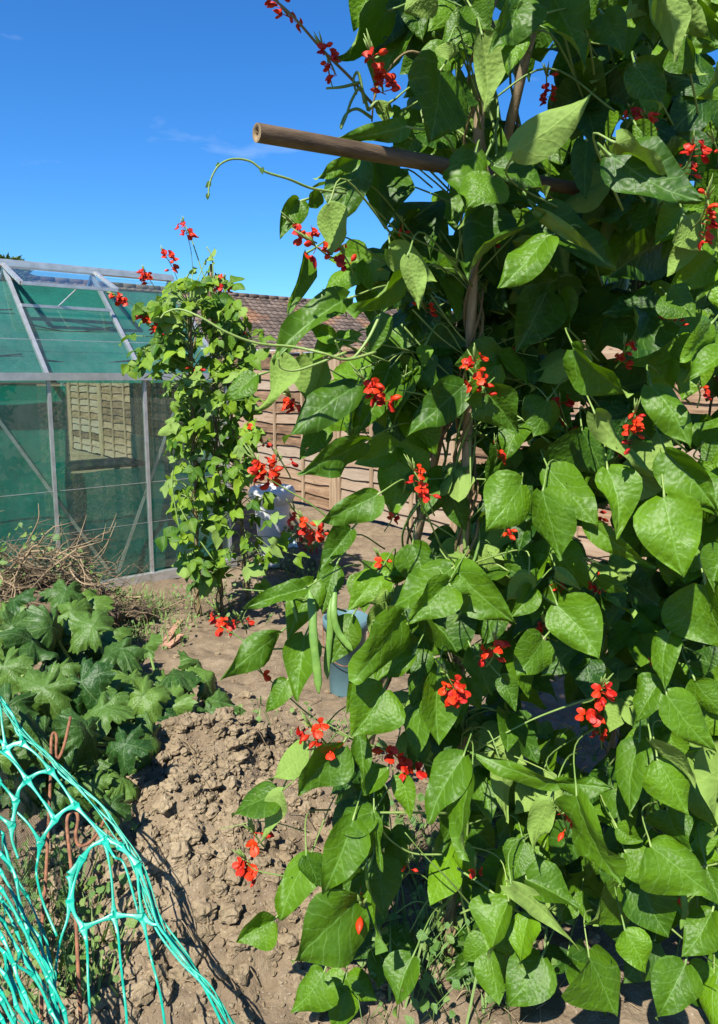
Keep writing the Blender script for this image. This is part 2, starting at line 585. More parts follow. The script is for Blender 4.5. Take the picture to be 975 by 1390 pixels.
def trifoliate(mb, pos, size, face, down, tone, rnd, nu=7, rows=9, under=False, stem=None):
    n = (Vector(face).normalized() + Vector((rnd.uniform(-.55, .55), rnd.uniform(-.55, .55), rnd.uniform(-.4, .5)))).normalized()
    tip = Vector((rnd.uniform(-.9, .9), rnd.uniform(-.9, .9), -down))
    tip = tip - n * tip.dot(n)
    tip = tip.normalized() if tip.length > .1 else n.orthogonal().normalized()
    base = Vector(pos)
    tone = rnd.random() if tone is None else tone
    for ang, k, off in ((0, 1.0, .26), (1.25, .9, .06), (-1.25, .9, .06)):
        if ang and rnd.random() < .12:
            continue
        d = Matrix.Rotation(ang + rnd.uniform(-.2, .2), 3, n) @ tip
        d = (d + n * rnd.uniform(-.45, .15) + Vector((0, 0, -.25 if ang else 0))).normalized()
        nn = (n + Vector((rnd.uniform(-.35, .35), rnd.uniform(-.35, .35), rnd.uniform(-.35, .35)))).normalized()
        x = d.cross(nn) * (-1 if under else 1)
        L = size * k * rnd.uniform(.8, 1.1)
        b = base + tip * size * off * (1 if not ang else .3)
        place_leaf(mb, b, b + d * L, x, L * rnd.uniform(.66, .86), min(1, max(0, tone + rnd.uniform(-.15, .15))), rnd.randrange(10 ** 6), nu, rows, 0,
                   fold=rnd.uniform(-.1, .9), droop=rnd.uniform(.1, .6), wave=rnd.uniform(.03, .1), asym=-.16 * (1 if ang > 0 else -1 if ang < 0 else 0), twist=rnd.uniform(-.5, .5))
    return base


# ------------------------------------------------------------------ terrain
MOUNDS = []
for px, py, s, h in ((262, 1060, .22, .13), (215, 1120, .22, .10), (300, 1035, .16, .11), (250, 1190, .28, .08), (330, 1230, .22, .06), (180, 1210, .2, .05)):
    g = G(px, py, .06)
    MOUNDS.append((g.x, g.y, s, h))


def near_mound(x, y):
    m = 0
    for gx, gy, s, h in MOUNDS:
        m = np.maximum(m, np.exp(-((x - gx) ** 2 + (y - gy) ** 2) / (2 * s * s)))
    return m


def height(x, y):
    x, y = np.asarray(x, float), np.asarray(y, float)
    z = np.zeros_like(x)
    for gx, gy, s, h in MOUNDS:
        z = z + h * np.exp(-((x - gx) ** 2 + (y - gy) ** 2) / (2 * s * s))
    m = near_mound(x, y)
    fade = 1 / (1 + (np.hypot(x, y - 3) / 9) ** 4)
    z = z + fade * (.05 * (fbm(x * 1.3, y * 1.3, 3, 3) - .5))
    rough = fade * (.026 + .055 * m)
    lump = fbm(x * 9, y * 9, 4, 11) - .5
    z = z + rough * lump * 1.7
    z = z + fade * .010 * (fbm(x * 27, y * 27, 2, 57) - .5) * 2
    cl = 1 - np.abs(2 * vnoise(x * 22 + 3 * lump, y * 22, 23) - 1)
    z = z + rough * .35 * (cl - .5)
    return z


def hz(x, y):
    return float(height(np.array([x]), np.array([y]))[0])


xs = np.concatenate([-np.geomspace(400, 3.6, 26), np.arange(-3.5, 2.6, .016), np.geomspace(2.7, 400, 26)])
ys = np.concatenate([[-400, -100, -30, -10, -3, -1, 0, .5], np.arange(.9, 4.2, .0135), np.arange(4.22, 7.5, .045), np.geomspace(7.6, 900, 26)])
XX, YY = np.meshgrid(xs, ys)
ZZ = height(XX, YY)
mb = MB()
nx = len(xs)
idx = np.arange(len(xs) * len(ys)).reshape(len(ys), nx)
fc = np.stack([idx[:-1, :-1], idx[:-1, 1:], idx[1:, 1:], idx[1:, :-1]], -1).reshape(-1, 4)
mb.add(np.stack([XX.ravel(), YY.ravel(), ZZ.ravel()], 1), fc.tolist())
tag(mb.build('ground', 'soil'), kind='structure')

# clods and stones
_ico = None


def ico(sub):
    import bmesh
    bm = bmesh.new()
    bmesh.ops.create_icosphere(bm, subdivisions=sub, radius=1)
    v = np.array([tuple(p.co) for p in bm.verts])
    f = [tuple(q.index for q in p.verts) for p in bm.faces]
    bm.free()
    return v, f


I1, I2, I3 = ico(1), ico(2), ico(3)


def lump(mb, pos, r, seed, big=False, flat=.7, tone=.5):
    v, f = (I3 if big else I2)
    o = np.array([seed * 3.1 % 97, seed * 7.7 % 89, seed * 1.3 % 83])
    d = np.array([mnoise.noise(Vector(p * 1.3 + o)) * .55 + mnoise.noise(Vector(p * 3 + o)) * .28 + (mnoise.noise(Vector(p * 7 + o)) * .15 if big else 0) for p in v])
    rs = np.random.default_rng(seed)
    q = v * (1 + d)[:, None] * (np.array([1, rs.uniform(.6, 1), flat]) * r)
    a = rs.uniform(0, 6.28)
    c, s = math.cos(a), math.sin(a)
    q = np.stack([q[:, 0] * c - q[:, 1] * s, q[:, 0] * s + q[:, 1] * c, q[:, 2]], 1)
    mb.add(q + np.array(pos), f, None, tone)


# a library of clods, stamped
mbl = []
for k in range(20):
    t = MB()
    if k < 14:
        lump(t, (0, 0, 0), 1, 100 + k, k < 7, .75)
    else:
        t.add(I1[0] * rng.uniform(.6, 1.2, (len(I1[0]), 1)) * np.array([1, .8, .7]), I1[1])
    mbl.append((t.v[0], t.f))
mb = MB()
cnt = 0
while cnt < 9500:
    if cnt < 6500:
        gx, gy, s, h = random.choice(MOUNDS)
        x, y = random.gauss(gx, s * (1.1 if cnt % 3 else 1.8)), random.gauss(gy, s * (1.1 if cnt % 3 else 1.8))
    else:
        g = G(random.uniform(200, 900), random.uniform(815, 1300))
        x, y = g.x, g.y
    if y < .9 or y > 5:
        continue
    r = min(.028, .0030 * random.paretovariate(1.55))
    if cnt > 6500:
        r *= .6
    v, f = mbl[random.randrange(7)] if r >= .013 else mbl[7 + random.randrange(7)] if r > .006 else mbl[14 + random.randrange(6)]
    a = random.uniform(0, 6.28)
    c, s_ = math.cos(a), math.sin(a)
    q = np.stack([v[:, 0] * c - v[:, 1] * s_, v[:, 0] * s_ + v[:, 1] * c, v[:, 2]], 1) * r
    mb.add(q + np.array((x, y, hz(x, y) + r * .25)), f, None, random.random())
    cnt += 1
tag(mb.build('soil_clods', 'clod', smooth=False), kind='stuff')

mb = MB()
rnd = random.Random(91)
for k in range(420):
    g = G(rnd.uniform(150, 980), rnd.uniform(760, 1390))
    if g.y > 7:
        continue
    a, L = rnd.uniform(0, 6.28), rnd.uniform(.02, .11)
    z0 = hz(g.x, g.y) + .006
    e = Vector((g.x + math.cos(a) * L, g.y + math.sin(a) * L, 0))
    e.z = hz(e.x, e.y) + rnd.uniform(.004, .02)
    m_ = (g + e) / 2
    mb.tube(spline([(g.x, g.y, z0), (m_.x + rnd.uniform(-.008, .008), m_.y, max(z0, e.z) + .004), tuple(e)], 3), rnd.uniform(.0008, .002), 4, rnd.uniform(.4, 1))
tag(mb.build('straw_litter', 'twig'), kind='stuff')

# ------------------------------------------------------------------ greenhouse
UA = math.atan2(.629, .777)
GP = G(207, 787)
gh = thing('greenhouse', 'aluminium framed greenhouse with green shade netting inside and an open roof vent', 'greenhouse', (GP.x, GP.y, 0), UA)
BAY, X0, X1, DEP, EAVE, RIDGE, SILL = .655, -.655 * 5, .655, 1.92, 1.5, 2.31, .05
HY = DEP / 2
posts = [X1 - BAY * k for k in range(7)]


def roofpt(x, t, back=False, off=0.0):
    """t 0 eave .. 1 ridge"""
    y = HY * t
    nz = HY / math.hypot(HY, RIDGE - EAVE)
    ny = -(RIDGE - EAVE) / math.hypot(HY, RIDGE - EAVE)
    y += ny * off
    if back:
        y = DEP - y
    return (x, y, EAVE + (RIDGE - EAVE) * t + nz * off)


mb = MB()
for x in posts:
    for y in (0, DEP):
        mb.bar((x, y, SILL), (x, y, EAVE), .022, .032, (0, 1, 0))
    for bk in (False, True):
        mb.bar(roofpt(x, 0, bk), roofpt(x, 1, bk), .026, .03, (0, 0, 1))
mb.build('glazing_bar', 'alu', gh, False)
mb = MB()
for y in (0, DEP):
    s = -1 if y == 0 else 1
    mb.box((X0 + X1) / 2, y + s * .022, EAVE + .004, X1 - X0 + .06, .05, .05)
mb.build('eave_gutter', 'alu', gh, False)
mb = MB()
mb.box((X0 + X1) / 2, HY, RIDGE + .028, X1 - X0 + .06, .085, .035)
mb.box((X0 + X1) / 2, HY, RIDGE + .055, X1 - X0 + .06, .03, .018)
mb.build('ridge_bar', 'alu', gh, False)
mb = MB()
mb.box((X0 + X1) / 2, -.012, .025, X1 - X0 + .08, .06, .07)
mb.box((X0 + X1) / 2, DEP + .012, .025, X1 - X0 + .08, .06, .07)
mb.box(X1 + .02, HY, .025, .05, DEP - .05, .068)
mb.build('base_rail', 'alu', gh, False)
mb = MB()
# gable end bars (far end, towards the fence) and wind braces of the front wall
for y in (.64, 1.28):
    mb.bar((X1, y, SILL), (X1, y, EAVE + (RIDGE - EAVE) * (1 - abs(y - HY) / HY) - .02), .03, .022, (1, 0, 0))
mb.bar((X1, .02, EAVE), (X1, DEP - .02, EAVE), .022, .03)
mb.bar((X0, .02, EAVE), (X0, DEP - .02, EAVE), .022, .03)
mb.build('gable_bar', 'alu', gh, False)
mb = MB()
mb.bar((-1.10, .03, 1.46), (-.30, .03, .10), .022, .006, (0, 1, 0))
mb.bar((.33, .034, 1.46), (-.24, .034, .10), .022, .006, (0, 1, 0))
mb.bar((-2.9, .03, 1.46), (-2.2, .03, .10), .022, .006, (0, 1, 0))
mb.bar((-.55, DEP - .03, 1.44), (-1.15, DEP - .03, .3), .022, .006, (0, 1, 0))
mb.bar((X1 - .03, .35, 1.44), (X1 - .03, .75, .1), .006, .022, (1, 0, 0))
mb.build('wind_brace', 'alu', gh, False)


def quad(mb, a, b, c, d, tone=.5, uvs=None):
    mb.add([a, b, c, d], [(0, 1, 2, 3)], None, tone)


VENT = 2  # bay index of the opened vent: between posts[2] and posts[1]... counted from the far end
for i in range(6):
    xa, xb = posts[i + 1] + .008, posts[i] - .008
    mb = MB()
    quad(mb, (xa, -.004, SILL + .03), (xb, -.004, SILL + .03), (xb, -.004, .74), (xa, -.004, .74))
    quad(mb, (xa, .002, .725), (xb, .002, .725), (xb, .002, EAVE - .02), (xa, .002, EAVE - .02))
    mb.build('wall_pane', 'glass', gh, False)
    mb = MB()
    quad(mb, (xa, DEP, SILL + .03), (xb, DEP, SILL + .03), (xb, DEP, EAVE - .02), (xa, DEP, EAVE - .02))
    mb.build('wall_pane', 'glass', gh, False)
    top = .62 if i == 1 else .985
    mb = MB()
    quad(mb, roofpt(xa, .02, off=.012), roofpt(xb, .02, off=.012), roofpt(xb, .31, off=.012), roofpt(xa, .31, off=.012))
    quad(mb, roofpt(xa, .30, off=.006), roofpt(xb, .30, off=.006), roofpt(xb, top, off=.006), roofpt(xa, top, off=.006))
    mb.build('roof_pane', 'roof_glass', gh, False)
    mb = MB()
    quad(mb, roofpt(xa, .02, True, .01), roofpt(xb, .02, True, .01), roofpt(xb, .985, True, .01), roofpt(xa, .985, True, .01))
    mb.build('roof_pane', 'roof_glass', gh, False)
# gable glass
mb = MB()
mb.add([(X1 + .003, .02, SILL), (X1 + .003, DEP - .02, SILL), (X1 + .003, DEP - .02, EAVE), (X1 + .003, HY, RIDGE - .03), (X1 + .003, .02, EAVE)], [(0, 1, 2, 3, 4)])
mb.build('gable_pane', 'glass', gh, False)
mb = MB()
mb.add([(X0, .02, SILL), (X0, DEP - .02, SILL), (X0, DEP - .02, EAVE), (X0, HY, RIDGE - .03), (X0, .02, EAVE)], [(0, 1, 2, 3, 4)])
mb.build('gable_pane', 'glass', gh, False)
# bright metal strips standing in for light caught along the glass laps
mb = MB()
for i in range(6):
    xa, xb = posts[i + 1] + .014, posts[i] - .014
    mb.bar((xa, -.006, .738), (xb, -.006, .738), .003, .004)
    mb.bar(roofpt(xa, .305, off=.014), roofpt(xb, .305, off=.014), .003, .004)
    if i in (0, 1, 2):
        mb.bar((xa, -.006, .44), (xb, -.006, .44), .002, .003)
mb.build('lap_glint', 'alu', gh, False)
# sill bar below the vent and the opened vent itself
xa, xb = posts[2] + .01, posts[1] - .01
mb = MB()
mb.bar(roofpt(xa, .62, off=.01), roofpt(xb, .62, off=.01), .03, .022)
mb.build('vent_sill', 'alu', gh, False)
hinge = Vector(roofpt(0, .985, off=.04))
ang = R(21)
VL = .50
dv = Vector((0, -math.cos(ang), -math.sin(ang)))
va, vb = Vector((xa - .02, hinge.y, hinge.z)), Vector((xb + .02, hinge.y, hinge.z))
mb = MB()
mb.bar(va, va + dv * VL, .024, .028)
mb.bar(vb, vb + dv * VL, .024, .028)
mb.bar(va + dv * VL, vb + dv * VL, .028, .024)
vent = mb.build('roof_vent', 'alu', gh, False)
mb = MB()
quad(mb, tuple(va), tuple(va + dv * (VL - .01)), tuple(vb + dv * (VL - .01)), tuple(vb))
mb.build('vent_pane', 'roof_glass', vent, False)
mb = MB()
vm = (va + vb) / 2
sm = Vector(roofpt(vm.x - .06, .62, off=.02))
mb.bar(sm, vm + dv * (VL - .02) + Vector((.05, 0, -.01)), .014, .006)
mb.build('vent_stay', 'alu', vent, False)


def sheet(name, fn, nu, nv, mat, amp=.02, seed=1):
    mb = MB()
    vs = []
    for j in range(nv + 1):
        for i in range(nu + 1):
            p = Vector(fn(i / nu, j / nv))
            w = mnoise.noise(Vector((i / nu * 4 + seed, j / nv * 3, seed))) * amp
            sag = math.sin(j / nv * math.pi * 3) * amp * .6 * (1 if seed % 2 else -1)
            vs.append((p.x, p.y + w, p.z + w * .6 + sag))
    fs = [(j * (nu + 1) + i, j * (nu + 1) + i + 1, (j + 1) * (nu + 1) + i + 1, (j + 1) * (nu + 1) + i) for j in range(nv) for i in range(nu)]
    mb.add(vs, fs)
    return mb.build(name, mat, gh)


def lerp(a, b, t):
    return a + (b - a) * t


sheet('shade_net', lambda u, v: roofpt(lerp(X0, X1, u), .02 + .93 * v, off=-.075), 50, 16, 'shade', .030, 3)
sheet('shade_net', lambda u, v: roofpt(lerp(X0, X1, u), .02 + .93 * v, True, -.06), 40, 12, 'shade', .02, 5)
sheet('shade_net', lambda u, v: (lerp(X0, -.52, u), .075, lerp(.05, 1.44, v)), 40, 16, 'shade_wall_lit', .022, 7)
sheet('shade_net', lambda u, v: (lerp(-.58, X1 - .05, u), .10, lerp(.04, .84, v)), 24, 10, 'shade_dark', .03, 9)
sheet('shade_net', lambda u, v: (lerp(X0, -.25, u), DEP - .09, lerp(.05, 1.44, v)), 30, 12, 'shade_dark', .02, 11)
sheet('shade_net', lambda u, v: (X1 - .07, lerp(.10, DEP - .1, u), lerp(.05, .95, v)), 20, 10, 'shade_dark', .0, 12)
sheet('shade_net', lambda u, v: (X1 - .06, lerp(.08, DEP - .1, u), lerp(.95, 1.46, v)), 20, 10, 'shade_thin', .0, 13)
mb = MB()
mb.box((X0 + X1) / 2, 1.5, .72, X1 - X0 - .3, .55, .03)
for x in (-2.6, -1.4, -.3, .4):
    mb.box(x, 1.28, .36, .04, .04, .69)
    mb.box(x, 1.72, .36, .04, .04, .69)
mb.build('staging_bench', 'mdf', gh, False)
# dark cords standing in for shaded folds of the sagging roof net
mb = MB()
for t, s0, sag in ((.52, -.66, .05), (.20, -.66, .03), (.24, -1.4, .03), (.64, -1.35, .02)):
    a, b_ = Vector(roofpt(s0, t, off=-.05)), Vector(roofpt(s0 + .66, t, off=-.05))
    mb.tube(spline([a, (a + b_) / 2 - Vector((0, 0, sag)), b_]), .005, 5)
mb.build('net_fold_shade', 'black_net', gh)

# ------------------------------------------------------------------ fence
FA = math.atan2(-.777, .629)
F0 = Vector((.51, 6.8, 0))
fdir = Vector((.629, -.777, 0))


def fence_panel(s, label):
    p = F0 + fdir * s
    r = thing('garden_fence', label, 'fence', (p.x, p.y, 0), FA, 'lapped fence panels along the back of the plot')
    mb = MB()
    wd, n = 1.74, 13
    hb = 1.76 / n * 1.0
    for k in range(n):
        z0 = .06 + k * (1.70 / n)
        # a waney board: tilted, its lower edge proud
        m = 14
        vs, fs = [], []
        ph = random.random() * 9
        for i in range(m + 1):
            x = -wd / 2 + wd * i / m
            lo = z0 - .026 + .009 * math.sin(i * .9 + ph) + .004 * math.sin(i * 2.3 + ph * 2)
            hi = z0 + 1.70 / n + .012
            vs += [(x, -.030, lo), (x, -.004, hi), (x, .002, hi), (x, -.018, lo)]
        for i in range(m):
            a = i * 4
            for q in range(4):
                fs.append((a + q, a + 4 + q, a + 4 + (q + 1) % 4, a + (q + 1) % 4))
        fs += [(0, 1, 2, 3), (m * 4 + 3, m * 4 + 2, m * 4 + 1, m * 4)]
        mb.add(vs, fs, None, random.random())
    mb.build('lapped_board', 'board', r, False)
    mb = MB()
    for x, w_ in ((-wd / 2 + .02, .042), (wd / 2 - .02, .042), (-.3, .034), (.3, .034)):
        mb = MB()
        mb.box(x, -.042, .92, w_, .022, 1.74, random.random())
        mb.build('batten', 'post', r, False)
    mb = MB()
    mb.box(0, -.012, 1.80, wd + .02, .06, .03)
    mb.build('cap_rail', 'post', r, False)
    return r


flabels = ['lapped wooden fence panel seen dimly through the far greenhouse glass', 'lapped wooden fence panel seen through the middle bay of the greenhouse',
           'lapped wooden fence panel behind the greenhouse gable', 'lapped wooden fence panel behind the greenhouse corner',
           'lapped wooden fence panel carrying the slanting shadow behind the white urn',
           'lapped wooden fence panel seen behind the hanging pale leaves right of the urn',
           'lapped wooden fence panel glimpsed between the twisted cane and the tall vines',
           'sunlit orange fence panel glimpsed high between the dark vines on the right',
           'lapped fence panel mostly hidden by the leaves at the right edge']
FS0 = -1.18
for k in range(-5, 4):
    fence_panel(FS0 + .92 + 1.84 * k, flabels[k + 5])
plabels = ['hidden fence post far behind the greenhouse on the left', 'fence post seen through the middle bay of the greenhouse',
           'wooden fence post behind the shaded greenhouse end', 'wooden fence post at the greenhouse end', 'wooden fence post just behind the white urn',
           'pale wooden fence post left of the hanging pale leaf', 'wooden fence post between panels behind the two green pods vine',
           'wooden fence post behind the twisted cane', 'wooden fence post behind the dark vines on the right', 'last wooden fence post at the right']
for k in range(-5, 5):
    p = F0 + fdir * (FS0 + 1.84 * k)
    mb = MB()
    mb.box(0, -.012, .94, .085, .085, 1.88)
    mb.add([(-.05, -.062, 1.883), (.05, -.062, 1.883), (.05, .038, 1.883), (-.05, .038, 1.883), (0, -.012, 1.92)], [(0, 1, 4), (1, 2, 4), (2, 3, 4), (3, 0, 4)])
    o = mb.build('fence_post', 'post', None, False)
    o.location = p
    o.rotation_euler = (0, 0, FA)
    tag(o, plabels[k + 5], 'fence post', 'posts between the lapped fence panels')

# ------------------------------------------------------------------ bungalow beyond the fence
uv3 = Vector((.777, .629, 0))
RD = ray(300, 400)
RP = EYE + RD * 25.0           # ridge point seen at (300, 400)
bg = thing('bungalow', 'brick bungalow with brown tiled roof beyond the garden fence', 'house', (RP.x, RP.y, 0), UA)
rz_ = RP.z
LX0, LX1 = -9.0, 16.0
run, rise = 2.9, 2.05
mb = MB()
courses, col = 15, .26
ncol = int((LX1 - LX0) / col)
sub = 5
for c in range(courses):
    t0, t1 = c / courses, (c + 1) / courses + .012
    ya, za = -run * (1 - t0), rz_ - rise * (1 - t0)
    yb, zb = -run * (1 - t1), rz_ - rise * (1 - t1)
    vs, fs, tn = [], [], []
    for i in range(ncol * sub + 1):
        x = LX0 + i * col / sub
        ph = (i % sub) / sub
        w = .028 * max(0, math.sin(ph * 2 * math.pi))
        rr = _hash(np.array([float(i // sub)]), np.array([float(c)]), 5)[0]
        vs += [(x, ya - .012, za + w + .035), (x, yb, zb + w + .004), (x, ya - .008, za + w + .005)]
        tn += [rr] * 3
    for i in range(ncol * sub):
        a = i * 3
        fs += [(a, a + 3, a + 4, a + 1), (a + 2, a + 5, a + 3, a)]
    mb.add(vs, fs, None, np.array(tn))
mb.add([(LX0, 0, rz_), (LX1, 0, rz_), (LX1, run, rz_ - rise), (LX0, run, rz_ - rise)], [(0, 1, 2, 3)])
rf = mb.build('roof', 'tile', bg, False)
mb = MB()
for i in range(int((LX1 - LX0) / .42)):
    x = LX0 + i * .42
    pts = [(x, 0, rz_ + .02), (x + .43, 0, rz_ + .024)]
    mb.tube(pts, .10, 10, random.random())
mb.build('ridge_tile', 'tile', rf)
mb = MB()
mb.tube([(LX0, -run - .06, rz_ - rise - .02), (LX1, -run - .06, rz_ - rise - .02)], .07, 10)
mb.box((LX0 + LX1) / 2, -run + .06, rz_ - rise - .10, LX1 - LX0, .03, .2)
mb.build('gutter', 'gutter', bg, False)
mb = MB()
mb.box((LX0 + LX1) / 2, 0, (rz_ - rise - .2) / 2 + .05, LX1 - LX0 - .4, 2 * run - .5, rz_ - rise - .1)
gz = rz_ - rise
for xg in (LX0 + .2, LX1 - .2):
    mb.add([(xg, -run + .25, gz - .1), (xg, run - .25, gz - .1), (xg, 0, rz_ - .25)], [(0, 1, 2)])
mb.build('wall', 'brick', bg, False)


# ------------------------------------------------------------------ trees beyond
def conifer(px, pytop, d, wpx, n, label, seed, zlow=.3, shape=1.0, leafsize=.12, mat='conifer'):
    top = EYE + ray(px, pytop) * d
    rad = wpx / F * d / 2
    r = thing('conifer_tree', label, 'tree', (top.x, top.y, 0))
    rnd = random.Random(seed)
    H = top.z
    mb = MB()
    mb.tube([(0, 0, -.05), (0, 0, H * .5), (0, 0, H * .96)], [rad * .09 + .05, rad * .05 + .03, .015], 8)
    for k in range(40):
        z = H * rnd.uniform(.1, .9)
        a = rnd.uniform(0, 6.28)
        rr = rad * (1 - z / H) ** .6 * .85
        mb.tube([(0, 0, z), (math.cos(a) * rr, math.sin(a) * rr, z + rr * .25)], [.03, .008], 4)
    mb.build('trunk', 'bark', r)
    mb = MB()
    vs, fs, tn = [], [], []
    for k in range(n):
        z = H * (zlow / H + (1 - zlow / H) * rnd.random() ** .9)
        a = rnd.uniform(0, 6.28)
        lobe = .75 + .3 * mnoise.noise(Vector((math.cos(a) * 2 + seed, math.sin(a) * 2, z * 1.6)))
        rr = rad * max(.04, (1 - (z / H) ** 1.4)) ** shape * lobe * rnd.uniform(.55, 1.05)
        c = Vector((math.cos(a) * rr, math.sin(a) * rr, z))
        out = Vector((math.cos(a), math.sin(a), rnd.uniform(-.4, .9))).normalized()
        sd = out.cross(Vector((rnd.uniform(-1, 1), rnd.uniform(-1, 1), rnd.uniform(-1, 1)))).normalized()
        L = leafsize * rnd.uniform(.6, 1.4)
        b0 = len(vs)
        vs += [tuple(c - sd * L * .22), tuple(c + out * L), tuple(c + sd * L * .22), tuple(c - out * L * .4)]
        fs.append((b0, b0 + 1, b0 + 2, b0 + 3))
        t = min(1, max(0, lobe * 1.2 - .4 + rnd.uniform(-.3, .3)))
        tn += [t] * 4
    mb.add(vs, fs, None, np.array(tn))
    mb.build('crown', mat, r, False)


conifer(893, 300, 10.5, 230, 15000, 'dark dense conifer rising behind the sunlit orange fence panel', 3, shape=.55, leafsize=.10)
conifer(1010, 250, 12.5, 240, 9000, 'tall dark conifer at the right edge beyond the fence', 9, shape=.6, leafsize=.12)
conifer(702, 190, 15.0, 70, 4500, 'slim grey green conifer tip seen through the vine below the crossbar', 5, shape=.8, leafsize=.16)
conifer(8, 351, 21.0, 190, 9000, 'bushy tree top showing above the greenhouse ridge', 7, shape=.45, leafsize=.2, mat='tree_leaf')

# ------------------------------------------------------------------ near runner beans
def zsurf(px, py):
    z = 1.10 + .50 * max(0, min(1.15, py / 1300)) + .00 * px
    if px > 760:
        z -= .10 * min(1, (px - 760) / 160)
    return z


A2a, A2b = G(482, 1075), W(735, 0, 1.17)
A1a, A1b = G(607, 1292), W(652, 190, 1.24)
Ba, Bb = G(826, 1112), W(872, 245, 1.52)


def cane(name, a, b, ext, r0, r1, label, mat='cane', nodes=7, group=None, cat='cane'):
    a, b = Vector(a), Vector(b)
    d = (b - a)
    b2 = b + d.normalized() * ext
    root = Vector((a.x, a.y, a.z))
    L = (b2 - a).length
    mb = MB()
    n = 48
    pts, rad = [], []
    for i in range(n + 1):
        t = i / n
        bend = Vector((mnoise.noise(Vector((t * 2, a.x * 5, 0))), mnoise.noise(Vector((t * 2, 9, a.y * 5))), 0)) * .008
        pts.append(a.lerp(b2, t) + bend - root)
        fr = (t * nodes) % 1.0
        kn = math.exp(-min(fr, 1 - fr) ** 2 / .0012) * .14
        rad.append((r0 + (r1 - r0) * t) * (1 + kn))
    mb.tube(pts, rad, 12)
    o = mb.build(name, mat)
    o.location = root
    return tag(o, label, cat, group)


below = Vector((0, 0, -.06))
cane('bamboo_cane', A1a + below, A1b, .6, .0115, .009, 'thick bamboo cane in twisted vines, its bare foot at the bottom centre', group='canes holding up the near beans')
cane('bamboo_cane', A2a + below, A2b, .4, .011, .008, 'pale bamboo cane leaning right that shows bare beside a sky gap above the crossbar', group='canes holding up the near beans')
cane('bamboo_cane', Ba + below, Bb, .7, .011, .009, 'bamboo cane wrapped in dark stems standing right of the bare soil gap', group='canes holding up the near beans')

# crossbar
CA, CB = W(349, 180, .93), W(860, 270, 1.42)
cr = thing('crossbar_pole', 'thick weathered bamboo pole lying level across the canes, hollow cut end against the sky', 'pole', CA)
mb = MB()
pts, rad = [], []
ext = CB + (CB - CA) * .8
n = 60
for i in range(n + 1):
    t = i / n
    pts.append(CA.lerp(ext, t) - CA)
    fr = (t * 4.2 + .55) % 1.0
    rad.append(.0122 * (1 - .12 * t) * (1 + .07 * math.exp(-min(fr, 1 - fr) ** 2 / .0004)))
mb.tube(pts, rad, 16, caps=False)
o = mb.build('shaft', 'cane_old', cr)
mb = MB()
ax = (CB - CA).normalized()
s1 = ax.orthogonal().normalized()
s2 = ax.cross(s1)
vs = []
for rr, dd in ((.0122, .0), (.0058, -.0004), (.0045, .02), (.0001, .021)):
    for k in range(16):
        a = 2 * math.pi * k / 16
        vs.append(tuple(s1 * math.cos(a) * rr + s2 * math.sin(a) * rr + ax * (dd - .0004)))
mb.add(vs, [(j * 16 + k, j * 16 + (k + 1) % 16, (j + 1) * 16 + (k + 1) % 16, (j + 1) * 16 + k) for j in range(3) for k in range(16)])
mb.build('cut_end', 'cane_end', cr)

bean_spec = [
    (A2a, 'bean vine forming the left edge, hung with two long flat pods over the blue bucket', A2a, A2b),
    (A1a, 'bean vine wound thickly round the central cane, with the paired broad leaves at mid height', A1a, A1b),
    (Ba, 'bean vine filling the gap right of the central cane, with big drooping leaves', Ba, Bb),
    (G(960, 1180), 'bean vine along the right edge with red flowers beside the folded top leaf', G(960, 1180), W(975, 200, 1.45)),
]
beans = []
for a, lab, ca, cb in bean_spec:
    beans.append(dict(root=thing('runner_bean_plant', lab, 'bean plant', (a.x, a.y, 0), 0, 'scarlet runner beans on the near canes'),
                      a=Vector(ca), b=Vector(cb), stem=MB(), fol=MB(), old=MB()))


def plant_of(px, py):
    if px < 545:
        return 0
    if px < 705 - (40 if py < 300 else 0):
        return 1
    if px < 880:
        return 2
    return 3


def on_cane(pl, z):
    t = (z - pl['a'].z) / (pl['b'].z - pl['a'].z)
    return pl['a'].lerp(pl['b'], t)


